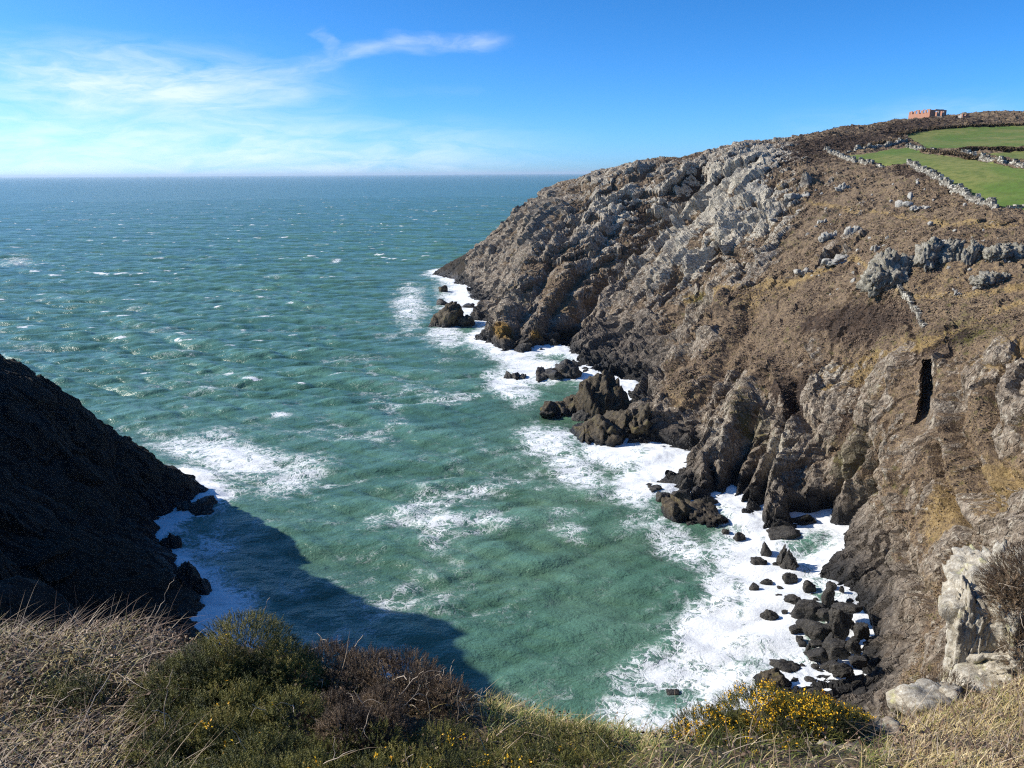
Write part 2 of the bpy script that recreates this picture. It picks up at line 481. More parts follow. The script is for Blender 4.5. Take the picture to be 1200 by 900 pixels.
# turf keeps to the hollows and ledges, bare stone to the ribs
prot = np.clip(.9*fA + .8*fB + .5*fC + .5*(crag-.45), -1, 1)
rock = np.where(right, np.clip(rock + (1.25*prot - .20)*sstep(.12, .45, rock)*sstep(4, 13, z), 0, 1.1), rock)
disp = carve + rk*(2.2*(buttr-.45)*(.6+.4*sstep(4, 14, z)) + 1.5*(crag-.45) + relief*(3.5*fA*(.40+.60*sstep(5, 18, z)) + 1.5*fB + .85*fC*(.6+.4*resC)) - .5*np.clip(.12-eA, 0, .12)/.12 + .30*fine) \
    + (1-rk)*(1-green)*(.34*tuss + .20*tuss2*sstep(190, 90, rr) + .5*hump + .55*fT) + green*.05*tuss
fade = sstep(10, 22, rr)
dsl = np.exp(-(np.maximum(d-4, 0)/12)**2)*sstep(408, 424, py)*sstep(520, 500, py)*right
disp = disp*fade*(1-.85*dsl)
X = x + nx*disp + slot*x/rr*6; Y = y + ny*disp + slot*y/rr*6; Z = z + nz*disp
PX, PY = project(X, Y, Z)
vfull = np.zeros((len(gx_), 3), np.float32)
vfull[:, 0] = gx_; vfull[:, 1] = gy_; vfull[:, 2] = zb
vfull[live, 0] = X; vfull[live, 1] = Y; vfull[live, 2] = Z
quads = grid_faces(len(rad), len(ang))
zf = vfull[:, 2]
quads = quads[(zf[quads] > -3.5).any(1) & live[quads].all(1)][:, ::-1]
A = {}
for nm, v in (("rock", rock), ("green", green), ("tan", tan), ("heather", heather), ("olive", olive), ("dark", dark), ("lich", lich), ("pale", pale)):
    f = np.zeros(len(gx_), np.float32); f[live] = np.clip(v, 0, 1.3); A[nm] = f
# split off the three grass fields (structure surfaces of their own)
qc = vfull[quads].mean(1)
qpx, qpy = project(qc[:, 0], qc[:, 1], qc[:, 2])
onh = (qc[:, 1] > 110) & (qc[:, 0] > 50)
fid = np.zeros(len(quads), np.int32)
for k, F in enumerate((F1, F2, F3)):
    fid[onh & inside(qpx, qpy, F)] = k+1

# ------------------------------------------------------------------ terrain material
def terrain_material():
    m, k, b = material("headland")
    p = k.pos()
    nz_ = k.sep(k.new('ShaderNodeNewGeometry').outputs['Normal'])[2]
    zc = k.sep(p)[2]
    n_big = k.noise(k.scale(p, (1.0, .4, 1.0)), .09, 4); n_mid = k.noise(p, .35, 5, .6); n_sm = k.noise(p, 1.6, 5, .65); n_fi = k.noise(p, 7, 4, .7)
    st = k.noise(k.scale(p, (.55, 1.35, .62)), 1.0, 6, .72, .0)          # streaks that run up and down the face
    st2 = k.noise(k.scale(p, (1.9, 3.6, 2.1)), 1.0, 5, .75, .0)
    # heath
    heath = k.mix(k.ss(n_sm, .35, .65), (.062, .044, .035), (.190, .136, .091))
    heath = k.mix(k.ss(n_fi, .45, .72), heath, (.34, .245, .13))
    heath = k.mix(k.ss(k.noise(p, .9, 3), .56, .72, 0, .7), heath, (.10, .095, .03))
    hm = k.ss(k.math('ADD', k.math('ADD', k.attr('heather'), k.math('MULTIPLY', k.math('SUBTRACT', k.noise(p, .055, 4, .6), .45), 2.3)), k.math('MULTIPLY', k.math('SUBTRACT', n_mid, .5), 1.6)), .35, .75)
    heath = k.mix(hm, heath, k.mix(k.ss(n_sm, .35, .7), (.030, .021, .016), (.085, .055, .036)))
    tm = k.ss(k.math('ADD', k.attr('tan'), k.math('MULTIPLY', k.math('SUBTRACT', n_sm, .5), 1.4)), .25, .75, 0, .85)
    heath = k.mix(tm, heath, k.mix(k.ss(n_fi, .35, .7), (.21, .14, .055), (.36, .26, .12)))
    om = k.ss(k.math('ADD', k.math('ADD', k.attr('olive'), k.math('MULTIPLY', k.math('SUBTRACT', k.noise(k.vmath('ADD', p, (31, 7, 0)), .07, 4, .6), .51), 2.4)), k.math('MULTIPLY', k.math('SUBTRACT', n_sm, .5), 1.4)), .35, .8, 0, .8)
    heath = k.mix(k.math('MULTIPLY', k.ss(k.attr('dark'), 1.0, 1.22), .7), heath, (.028, .024, .016)); heath = k.mix(om, heath, k.mix(n_fi, (.05, .055, .012), (.15, .14, .035)))  # highest dark values: shade of the left headland put into the heath colour
    # rock
    rk = k.mix(k.ss(st, .35, .68), (.165, .130, .096), (.45, .372, .285))
    rk = k.mix(k.ss(k.math('ADD', k.math('ADD', n_sm, k.math('MULTIPLY', st2, .5)), k.math('MULTIPLY', k.attr('pale'), .27)), .74, .98), rk, (.56, .505, .405))
    rk = k.mix(k.ss(n_mid, .5, .75, 0, .55), rk, (.24, .155, .09))
    rk = k.mix(k.ss(st2, .60, .38, 0, .5), rk, (.075, .060, .048))
    dm = k.ss(k.math('ADD', k.attr('dark'), k.math('MULTIPLY', k.math('SUBTRACT', st, .5), .9)), .2, .9, 0, .85)
    rk = k.mix(dm, rk, k.mix(k.ss(st2, .35, .7), (.065, .055, .046), (.22, .182, .145)))
    left_shade = k.ss(k.attr('dark'), 1.0, 1.22, 0, .85); rk = k.mix(left_shade, rk, k.mix(k.ss(st, .3, .7), (.016, .015, .013), (.050, .043, .034)))  # near-black left rock: shade of that side mixed into the base colour
    rk = k.mix(k.math('MULTIPLY', om, .6), rk, (.085, .08, .025))
    rk = k.mix(k.ss(k.math('ADD', k.attr('lich'), k.math('MULTIPLY', k.math('SUBTRACT', st, .5), .8)), .3, .7, 0, .8), rk, (.30, .17, .03))
    wetm = k.ss(k.math('ADD', zc, k.math('MULTIPLY', n_mid, 3.0)), 5.5, 2.6)
    rk = k.mix(wetm, rk, k.mix(n_sm, (.016, .016, .016), (.045, .042, .040)))
    ledge = k.ss(k.math('ADD', nz_, k.math('MULTIPLY', k.math('SUBTRACT', n_sm, .5), .5)), .70, .92, 0, .55)
    rm = k.math('ADD', k.attr('rock'), k.math('MULTIPLY', k.math('SUBTRACT', n_mid, .5), .9))
    rm = k.math('ADD', rm, k.math('MULTIPLY', k.math('SUBTRACT', n_sm, .5), .8))
    rm = k.math('SUBTRACT', rm, k.math('MULTIPLY', ledge, k.ss(zc, 3, 8)))
    rm = k.ss(rm, .38, .56)
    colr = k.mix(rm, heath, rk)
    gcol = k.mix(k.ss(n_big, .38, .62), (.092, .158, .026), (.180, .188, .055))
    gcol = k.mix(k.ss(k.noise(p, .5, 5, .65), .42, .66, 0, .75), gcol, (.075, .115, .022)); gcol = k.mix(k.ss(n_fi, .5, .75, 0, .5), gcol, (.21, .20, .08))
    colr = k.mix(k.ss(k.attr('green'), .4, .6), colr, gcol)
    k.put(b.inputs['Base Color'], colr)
    k.put(b.inputs['Roughness'], k.fmix(wetm, .92, .42))
    b.inputs['Specular IOR Level'].default_value = .25
    h = k.math('ADD', k.math('MULTIPLY', n_sm, .5), k.math('MULTIPLY', n_fi, .16))
    vcr = k.voronoi(k.vmath('ADD', k.scale(p, (.8, 1.5, .9)), k.scale(k.noise(p, 1.1, 3, .6, 0, True), (.9, .9, .9))), 1.0, 'DISTANCE_TO_EDGE')
    hr = k.math('ADD', k.math('MULTIPLY', st2, .40), k.math('MULTIPLY', n_fi, .25))
    hr = k.math('ADD', hr, k.math('MULTIPLY', k.ss(vcr, 0, .12), .22))
    hh = k.fmix(rm, h, hr)
    hh = k.math('MULTIPLY', hh, k.fmix(k.ss(k.attr('green'), .4, .6), 1.0, .25))
    k.put(b.inputs['Normal'], k.bump(hh, 1.0, .6))
    return m
M_TERR = terrain_material()
for k_, nm in ((0, "headland_terrain"), (1, "field"), (2, "field"), (3, "field")):
    q = quads[fid == k_]
    if len(q) == 0: continue
    v2, q2, a2 = compact(vfull, q, A)
    me = new_mesh(nm, v2, q2.ravel(), 4, smooth=(k_ > 0))
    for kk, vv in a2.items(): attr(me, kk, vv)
    o = link(nm, me, M_TERR)
    tag(o, kind="structure")
    if k_ == 0: tag(o, "rocky heath covered headland and cliffs round the cove", "headland")
    else: tag(o, ("large green pasture above the long dry stone wall", "green pasture just below the brick ruin on the hilltop",
                  "narrow green pasture strip between two hedge banks")[k_-1], "field")

# quick height look-up of the displaced surface along a ray (for placing things on it)
class Ground:
    def __init__(self):
        q = vfull[live]
        self.v = q; self.px, self.py = project(q[:, 0], q[:, 1], q[:, 2])
        self.r = np.hypot(q[:, 0], q[:, 1])
    def hit(self, px_, py_, win=2.5, ymin=0, ymax=999):
        m = (np.abs(self.px-px_) < win) & (np.abs(self.py-py_) < win) & (self.v[:, 1] > ymin) & (self.v[:, 1] < ymax) & (self.v[:, 2] > -1)
        if not m.any():
            if win > 14: return None
            return self.hit(px_, py_, win*1.8, ymin, ymax)
        r = self.r[m]; v = self.v[m]
        near = r < r.min()*1.06+1
        return v[near].mean(0)
G = Ground()
bpy.app.driver_namespace['G'] = G
#@@PART2
# ------------------------------------------------------------------ sea
SUN_EL = math.radians(32.0); SUN_AZ = math.radians(-80.0)      # azimuth from +Y, clockwise
gxs = np.arange(-170, 130, 1.5); gys = np.arange(24, 480, 1.5)
GX, GY = np.meshgrid(gxs, gys)
GZ, _, _ = base(GX.ravel(), GY.ravel(), grad=False)
GZ = GZ.reshape(GX.shape)
land = GZ > 0
edge = land & ~(np.roll(land, 1, 0) & np.roll(land, -1, 0) & np.roll(land, 1, 1) & np.roll(land, -1, 1))
ex_, ey_ = GX[edge], GY[edge]
D = np.full(GX.size, 1e9, np.float32)
for i in range(len(ex_)):
    D = np.minimum(D, (GX.ravel()-ex_[i])**2 + (GY.ravel()-ey_[i])**2)
D = np.sqrt(D).reshape(GX.shape); D[land] *= -1
def shore(xq, yq):
    fx = np.clip((xq-gxs[0])/1.5, 0, len(gxs)-1.001); fy = np.clip((yq-gys[0])/1.5, 0, len(gys)-1.001)
    ix = fx.astype(int); iy = fy.astype(int); tx = fx-ix; ty = fy-iy
    d = (D[iy, ix]*(1-tx)+D[iy, ix+1]*tx)*(1-ty)+(D[iy+1, ix]*(1-tx)+D[iy+1, ix+1]*tx)*ty
    out = np.hypot(xq-np.clip(xq, gxs[0], gxs[-1]), yq-np.clip(yq, gys[0], gys[-1]))
    return d+out

sang = np.radians(np.concatenate([np.arange(-80, -37, 0.5), np.arange(-37, 37.5, 0.105), np.arange(37.5, 62, 0.5)]))
r1 = 44*np.exp(np.arange(0, math.log(1600/44), 0.0029))
r2 = 1600*np.exp(np.linspace(0.01, math.log(60000/1600), 130))
srad = np.concatenate([r1, r2])
AA, RR = np.meshgrid(sang, srad)
sx = (RR*np.sin(AA)).ravel(); sy = (RR*np.cos(AA)).ravel(); sr = RR.ravel()
sd = shore(sx, sy)
hz = np.zeros(len(sx)); hx = np.zeros(len(sx)); hy = np.zeros(len(sx))
wr = np.random.default_rng(5)
near = sr < 1700
xn, yn, rn = sx[near], sy[near], sr[near]
zz = np.zeros(len(xn)); hxx = zz.copy(); hyy = zz.copy()
gwarp = 6*fbm(xn*.012, yn*.012, xn*0, 2); gwarp2 = 6*fbm(xn*.012+40, yn*.012, xn*0, 2)
for i in range(64):
    lam = 2.4*(15/2.4)**(wr.random()**.9)
    th = math.radians(-97 + wr.normal()*27)            # wind sea running in from the open sea towards the cove
    amp = .018*lam*math.exp(-(lam/20)**2)*(.5+wr.random())*.56
    kx, ky = math.cos(th)*2*math.pi/lam, math.sin(th)*2*math.pi/lam
    ph = wr.random()*6.28
    cell = rn*.0034
    att = amp*np.clip(1.6-cell*3.4/lam, 0, 1)
    a = kx*(xn+gwarp)+ky*(yn+gwarp2)+ph
    zz += att*np.sin(a); c = np.cos(a)
    hxx += att*.9*math.cos(th)*c; hyy += att*.9*math.sin(th)*c
for lam, th, amp in ((34, -100, .22), (26, -84, .17), (21, -112, .14)):
    th = math.radians(th); kx, ky = math.cos(th)*2*math.pi/lam, math.sin(th)*2*math.pi/lam
    a = kx*(xn+gwarp)+ky*(yn+gwarp2)
    zz += amp*np.sin(a); hxx += amp*.8*math.cos(th)*np.cos(a); hyy += amp*.8*math.sin(th)*np.cos(a)
sdn = sd[near]
calm = .45+.55*sstep(5, 60, sdn)
zz *= calm; hxx *= calm; hyy *= calm
wash = sstep(9, 0, sdn)
zz += wash*(.45*ridged(xn*.16, yn*.16, xn*0+3, 4)+.15) * 1.0
hz[near] = zz; hx[near] = hxx; hy[near] = hyy
# foam: surf round the rocks, streaks in the bay, whitecaps on crests
spx, spy = project(sx, sy, np.zeros_like(sx))
def sblob(cx, cy, rx, ry, rot=0.0):
    c, s = math.cos(math.radians(rot)), math.sin(math.radians(rot))
    u = ((spx-cx)*c + (spy-cy)*s)/rx; v = (-(spx-cx)*s + (spy-cy)*c)/ry
    return np.exp(-(u*u+v*v)*1.1)
nf = fbm(sx*.05, sy*.05, sx*0, 4)
foam = .98*np.exp(-np.maximum(sd-1.2+2.2*nf, 0)/(3.8+1.6*sstep(110, 150, sy)))
F_B = [(545,350,42,34,40,.95),(525,395,36,22,0,.7),(590,400,38,20,10,.9),(620,430,50,22,10,.95),(600,455,45,25,20,.7),(480,360,32,40,0,.6),
       (640,515,55,26,0,.75),(720,530,55,22,5,1.0),(680,555,60,30,30,.7),(745,570,40,35,30,.85),(800,640,70,30,28,.75),(885,655,70,55,35,1.1),(910,715,60,95,0,1.15),(850,690,40,40,0,.8),
       (840,745,70,55,-35,.95),(780,790,90,40,-10,.72),(740,835,60,30,0,.7),(850,800,80,40,0,.8),(870,610,40,20,20,1.0),(570,520,40,25,30,.35),
       (265,535,105,34,12,.80),(340,560,75,30,-18,.62),(230,560,35,25,20,.7),(250,640,60,60,40,.45),(330,690,60,45,30,.38),(210,600,26,50,0,.55),
       (530,470,60,30,0,.3),(640,620,120,60,0,.22),
       (700,650,70,40,10,.32),(20,305,40,12,0,.42),(395,305,8,4,0,.6),(330,487,22,4,0,.6),(270,440,10,4,0,.5)]
for b in F_B:
    foam = np.maximum(foam, (b[5] if b[5] < .5 else .5+(b[5]-.5)*.80)*sblob(*b[:5]) + .16*nf*sblob(*b[:5]))
wx_ = 14*fbm(sx*.018+2, sy*.018, sx*0, 3); wy_ = 14*fbm(sx*.018+9, sy*.018, sx*0, 3)
trail = sstep(.30, .84, ridged((sx+wx_)*.030, (sy+wy_)*.046, sx*0+1.7, 3))*sstep(-.55, .25, fbm(sx*.022+11, sy*.022, sx*0, 2))
cove = np.clip(sstep(330, 120, sr)*.8 + .25*sstep(70, 10, sd), 0, 1)*sstep(-110, -30, sx)
foam = np.maximum(foam, .47*trail*cove)
steep = np.zeros(len(sx)); steep[near] = zz/(.30+.0*zz)
capn = fbm(sx*.11+3, sy*.30, sx*0, 3) + .55*fbm(sx*.013, sy*.02, sx*0+5, 2)
cap = sstep(.30, .80, capn)*sstep(.5, 1.4, steep)*sstep(20, 60, sd)*1.0
foam = np.maximum(foam, cap*.75)
foam = np.maximum(foam, .13+.20*nf+.09*sstep(420, 120, sr))
turb = np.clip(.75*np.exp(-np.maximum(sd, 0)/26)+.45*sblob(600,640,260,150)+.5*sblob(700,560,150,120,30), 0, 1)
sv = np.stack([sx-hx, sy-hy, hz], 1)
sq = grid_faces(len(srad), len(sang))
sq = sq[(sd[sq] > -5).any(1)][:, ::-1]
sv, sq, sa = compact(sv, sq, {"foam": foam, "turb": turb, "dist": np.log10(sr)})

def sea_material():
    m, k, b = material("sea")
    p = k.pos()
    x_, y_, z_ = k.sep(p)
    foam = k.attr('foam'); turb = k.attr('turb')
    warp = k.noise(p, .12, 3, .5, 0, True)
    pw = k.vmath('ADD', p, k.scale(k.vmath('SUBTRACT', warp, (.5, .5, .5)), (7, 7, 0)))
    w2 = k.noise(p, .9, 3, .6, 0, True)
    pw = k.vmath('ADD', pw, k.scale(k.vmath('SUBTRACT', w2, (.5, .5, .5)), (1.6, 1.6, 0)))
    ps = k.scale(pw, (1, 1, .2))
    def web(scale, det=3):
        n = k.noise(ps, scale, det, .6)
        return k.math('SUBTRACT', 1.0, k.math('MULTIPLY', k.math('ABSOLUTE', k.math('SUBTRACT', n, .5)), 5.5), clamp=True)
    wA = web(.22, 4); wB = web(.62, 4); wC = web(1.9, 3)
    v1 = k.voronoi(ps, .55, 'DISTANCE_TO_EDGE'); v1 = k.math('SUBTRACT', 1.0, k.math('MULTIPLY', v1, 3.6), clamp=True)
    v2 = k.voronoi(ps, 1.5, 'DISTANCE_TO_EDGE'); v2 = k.math('SUBTRACT', 1.0, k.math('MULTIPLY', v2, 3.6), clamp=True)
    mot = k.noise(p, .45, 5, .65); mo2 = k.noise(p, .13, 4, .6)
    lace = k.math('MAXIMUM', k.math('MULTIPLY', wB, .95), k.math('MULTIPLY', v1, .92))
    lace = k.math('MAXIMUM', lace, k.math('MULTIPLY', wA, .90))
    lace = k.math('MAXIMUM', lace, k.math('MULTIPLY', k.math('MAXIMUM', wC, v2), .74))
    f2 = k.math('ADD', foam, k.math('ADD', k.math('MULTIPLY', k.math('SUBTRACT', mot, .5), .55), k.math('MULTIPLY', k.math('SUBTRACT', mo2, .5), .55)))
    thr = k.math('SUBTRACT', 1.12, k.math('MULTIPLY', f2, .98))
    fm = k.ss(lace, k.math('SUBTRACT', thr, .02), k.math('ADD', thr, .38))
    fm = k.math('MULTIPLY', fm, k.ss(f2, .10, .46))
    fm = k.math('MAXIMUM', fm, k.ss(f2, 1.0, 1.42, 0, .97))
    # milky water under thinning foam
    milk = k.ss(k.math('ADD', foam, k.math('MULTIPLY', k.math('SUBTRACT', mot, .5), .5)), .22, .95, 0, .72)
    big = k.noise(p, .022, 3, .5); b2 = k.noise(p, .08, 4, .6)
    deep = k.mix(k.ss(big, .35, .65), (.044, .125, .092), (.066, .165, .118))
    green_ = k.mix(k.ss(b2, .35, .65), (.056, .118, .070), (.100, .182, .118))
    body = k.mix(turb, deep, green_)
    body = k.mix(k.ss(z_, -.35, .9, 0, .6), body, (.125, .27, .20))  # lighter crests, darker troughs: wave light and shade put into the colour
    body = k.mix(milk, body, (.19, .33, .29))
    white = k.mix(k.noise(p, 2.2, 3), (.72, .76, .78), (.86, .87, .87))
    colr = k.mix(fm, body, white)
    k.put(b.inputs['Base Color'], colr)
    k.put(b.inputs['Roughness'], k.fmix(fm, .27, .75))
    k.put(b.inputs['Specular IOR Level'], k.fmix(fm, .5, .2))
    b.inputs['IOR'].default_value = 1.33
    far = k.ss(k.attr('dist'), 2.5, 3.6)
    an = k.scale(p, (.55, 1.0, 1.0))
    r1 = k.noise(an, .85, 4, .62, .3); r2 = k.noise(p, 3.4, 3, .6, .2)
    r0 = k.noise(an, .17, 4, .6, .2)
    hsum = k.math('ADD', k.math('MULTIPLY', r1, .55), k.math('MULTIPLY', r2, .09))
    hsum = k.math('ADD', hsum, k.math('MULTIPLY', k.math('MULTIPLY', r0, 2.6), far))
    hsum = k.math('MULTIPLY', hsum, k.fmix(fm, 1.0, .45)); hsum = k.math('ADD', hsum, k.math('MULTIPLY', fm, .12))
    k.put(b.inputs['Normal'], k.bump(hsum, 1.0, .80))
    return m
me = new_mesh("sea", sv, sq.ravel(), 4)
for kk, vv in sa.items(): attr(me, kk, vv)
o = link("sea", me, sea_material()); tag(o, "green blue sea with foam streaks and whitecaps", "sea", kind="structure")

# ------------------------------------------------------------------ light and sky
sdir = Vector((math.sin(SUN_AZ)*math.cos(SUN_EL), math.cos(SUN_AZ)*math.cos(SUN_EL), math.sin(SUN_EL)))
sl = bpy.data.lights.new("sun", 'SUN'); sl.energy = 4.4; sl.angle = math.radians(.53); sl.color = (1.0, .93, .82)
so = bpy.data.objects.new("sun", sl); COL.objects.link(so)
so.rotation_euler = sdir.to_track_quat('Z', 'Y').to_euler(); so.location = (-200, 20, 200)

w = bpy.data.worlds.new("World"); scene.world = w; w.use_nodes = True
k = NT(w.node_tree)
bg = w.node_tree.nodes['Background']
sky = k.new('ShaderNodeTexSky', sky_type='NISHITA')
sky.sun_disc = False; sky.sun_elevation = SUN_EL; sky.sun_rotation = SUN_AZ
sky.altitude = 40; sky.air_density = 0.5; sky.dust_density = 0.6; sky.ozone_density = 4.0
hs = k.new('ShaderNodeHueSaturation'); hs.inputs['Saturation'].default_value = 1.12; hs.inputs['Value'].default_value = 1.0
k.put(hs.inputs['Color'], k.mix(1.0, sky.outputs[0], (.70, .98, 1.18), 'MULTIPLY'))
skycol = hs.outputs[0]
# thin cirrus, and pale low haze painted in as streaks, laid out by compass bearing and height above the horizon
gen = k.new('ShaderNodeTexCoord').outputs['Generated']
dx, dy, dz = k.sep(gen)
az = k.math('MULTIPLY', k.math('ARCTAN2', dx, dy), 57.2958)
el = k.math('MULTIPLY', k.math('ARCSINE', dz), 57.2958)
def azel(px, py):
    d = ray(px, py); d = d/np.linalg.norm(d)
    return math.degrees(math.atan2(d[0], d[1])), math.degrees(math.asin(d[2]))
comb = k.new('ShaderNodeCombineXYZ'); k.put(comb.inputs[0], az); k.put(comb.inputs[1], el)
sky2 = comb.outputs[0]
wv = k.noise(k.scale(sky2, (.12, .4, 1)), 1.0, 4, .6, 0, True)
skyw = k.vmath('ADD', sky2, k.scale(k.vmath('SUBTRACT', wv, (.5, .5, .5)), (4.0, 1.6, 0)))
def streak(p0, p1, w0, soft=1.0, amp=1.0, rough=.0):
    a0, e0 = azel(*p0); a1, e1 = azel(*p1)
    L = math.hypot(a1-a0, e1-e0); c, s = (a1-a0)/L, (e1-e0)/L
    v = k.vmath('SUBTRACT', skyw, (a0, e0, 0)); X_, Y_, _ = k.sep(v)
    t = k.math('ADD', k.math('MULTIPLY', X_, c/L), k.math('MULTIPLY', Y_, s/L))
    n = k.math('SUBTRACT', k.math('MULTIPLY', Y_, c), k.math('MULTIPLY', X_, s))
    n = k.math('ABSOLUTE', n)
    cross = k.ss(n, w0, 0.0)
    along = k.math('MULTIPLY', k.ss(t, -.18, .25), k.ss(t, 1.15, .75))
    fx = k.new('ShaderNodeCombineXYZ'); k.put(fx.inputs[0], k.math('MULTIPLY', t, L*.22)); k.put(fx.inputs[1], k.math('MULTIPLY', k.math('SUBTRACT', k.math('MULTIPLY', Y_, c), k.math('MULTIPLY', X_, s)), 1.1))
    tex = k.noise(fx.outputs[0], 1.0, 6, .62, .6)
    return k.math('MULTIPLY', k.math('MULTIPLY', cross, along), k.math('MULTIPLY', k.ss(tex, .22, .80), amp))
cl = None
for args in (((-60,88),(330,100),3.4,1,.8), ((0,72),(230,92),1.5,1,.4), ((60,112),(410,103),1.9,1,.4), ((310,80),(470,48),.75,1,.45), ((380,50),(395,38),1.0,1,.35), ((455,50),(590,48),.65,1,.55),
             ((455,40),(510,44),.55,1,.6), ((280,95),(400,75),.7,1,.35), ((-120,150),(400,152),3.4,1,.5), ((-250,190),(620,186),3.6,1,.7), ((920,150),(1200,118),1.3,1,.16), ((1040,130),(1250,150),1.2,1,.2), ((450,105),(560,110),.5,1,.10)):
    v = streak(*args)
    cl = v if cl is None else k.math('ADD', cl, v)
cl = k.math('MULTIPLY', k.math('MINIMUM', cl, .95), .72)
skycol = k.mix(cl, skycol, (6.0, 6.4, 6.8))
k.put(bg.inputs['Color'], skycol)
bg.inputs['Strength'].default_value = 0.12

# ------------------------------------------------------------------ air
HAZE = 3.6e-5
def haze():
    me = bpy.data.meshes.new("haze")
    x0, x1, y0, y1, z0, z1 = -64000, 64000, -64000, 64000, -30, 110
    vs = [(x0,y0,z0),(x1,y0,z0),(x1,y1,z0),(x0,y1,z0),(x0,y0,z1),(x1,y0,z1),(x1,y1,z1),(x0,y1,z1)]
    me.from_pydata(vs, [], [(0,3,2,1),(4,5,6,7),(0,1,5,4),(1,2,6,5),(2,3,7,6),(3,0,4,7)]); me.update()
    m = bpy.data.materials.new("haze"); m.use_nodes = True
    nt = m.node_tree
    nt.nodes.remove(nt.nodes['Principled BSDF'])
    pv = nt.nodes.new('ShaderNodeVolumePrincipled'); pv.inputs['Color'].default_value = (.68, .85, 1.0, 1)
    pv.inputs['Density'].default_value = HAZE; pv.inputs['Anisotropy'].default_value = .2
    nt.links.new(pv.outputs[0], nt.nodes['Material Output'].inputs['Volume'])
    o = link("haze", me, m); tag(o, kind="stuff", label="thin sea haze in the far air", cat="haze")
if HAZE: haze()

# ------------------------------------------------------------------ render settings
scene.render.engine = 'CYCLES'
vs_ = scene.view_settings
vs_.view_transform = 'Standard'; vs_.look = 'None'; vs_.gamma = 1.0; vs_.use_curve_mapping = False; vs_.exposure = 0.62
cy = scene.cycles
cy.max_bounces = 5; cy.diffuse_bounces = 2; cy.glossy_bounces = 2; cy.transmission_bounces = 2; cy.volume_bounces = 0
cy.use_denoising = False; cy.sample_clamp_indirect = 3.0; cy.sample_clamp_direct = 5.0; cy.caustics_reflective = False; cy.caustics_refractive = False

scene.cycles.filter_width = 1.2
# ------------------------------------------------------------------ rocks
import bmesh
_ico = {}
def ico(sub):
    if sub not in _ico:
        bm = bmesh.new(); bmesh.ops.create_icosphere(bm, subdivisions=sub, radius=1.0)
        v = np.array([q.co[:] for q in bm.verts], np.float32)
        f = np.array([[q.index for q in t.verts] for t in bm.faces], np.int32)
        v /= np.linalg.norm(v, axis=1)[:, None]
        _ico[sub] = (v, f); bm.free()
    return _ico[sub]

def rock_geo(size, seed, sub=4, k=13, rough=.10, crack=.07, p=26, tilt=0.0, off=(0, 0, 0), jag=0.0, boxy=False, fq=1.0, ncut=6):
    rg = np.random.default_rng(seed)
    v, f = ico(sub)
    n = rg.normal(size=(k, 3)); n /= np.linalg.norm(n, axis=1)[:, None]
    d = rg.uniform(.62, 1.0, k)
    if boxy:
        ax = np.concatenate([np.eye(3), -np.eye(3)]) + rg.normal(size=(6, 3))*.22; ax /= np.linalg.norm(ax, axis=1)[:, None]
        n = np.concatenate([ax, n[:ncut]]); d = np.concatenate([rg.uniform(.72, .9, 6), rg.uniform(.85, 1.1, ncut)])
    dots = np.maximum(v @ n.T, 0)/d
    r = (dots**p).sum(1)**(-1.0/p)
    r = np.clip(r, .3, 1.35)
    q = v*r[:, None]
    s = 10*seed % 97
    a, b2, c = q[:, 0]+s, q[:, 1]-s, q[:, 2]+.5*s
    sz = np.array(size, float)
    nn = fbm(a*1.6, b2*1.6, c*1.6, 4)
    nr = ridged(a*2.6, b2*2.6, c*1.3, 3)
    fa, ea = facets(a*1.5*fq, b2*1.5*fq, c*1.1*fq); fb, eb = facets(a*3.6*fq, b2*3.6*fq, c*2.4*fq)
    q = q*(1 + .6*rough*nn + 2.6*crack*fa + 1.2*crack*fb - 1.0*crack*np.clip(.1-ea, 0, .1)/.1 + jag*(nr-.4))[:, None]
    q = q*sz
    if tilt:
        ax = rg.uniform(0, 6.28); ca, sa = math.cos(tilt), math.sin(tilt); t = np.array([math.cos(ax), math.sin(ax), 0])
        q = q*ca + np.cross(t, q)*sa + np.outer(q @ t, t)*(1-ca)
    rz = rg.uniform(0, 6.28) if max(sz[0], sz[1]) < 1.25*min(sz[0], sz[1]) else 0
    if rz:
        c_, s_ = math.cos(rz), math.sin(rz)
        q = np.stack([q[:, 0]*c_-q[:, 1]*s_, q[:, 0]*s_+q[:, 1]*c_, q[:, 2]], 1)
    return q + np.array(off), f

def rock_obj(name, blocks, loc, mat, label, cat, group=None, rotz=0.0, parent=None):
    vs, fs, nn = [], [], 0
    for q, f in blocks:
        vs.append(q); fs.append(f+nn); nn += len(q)
    me = new_mesh(name, np.concatenate(vs), np.concatenate(fs).ravel(), 3)
    o = link(name, me, mat, parent, loc, rotz)
    tag(o, label, cat, group)
    return o

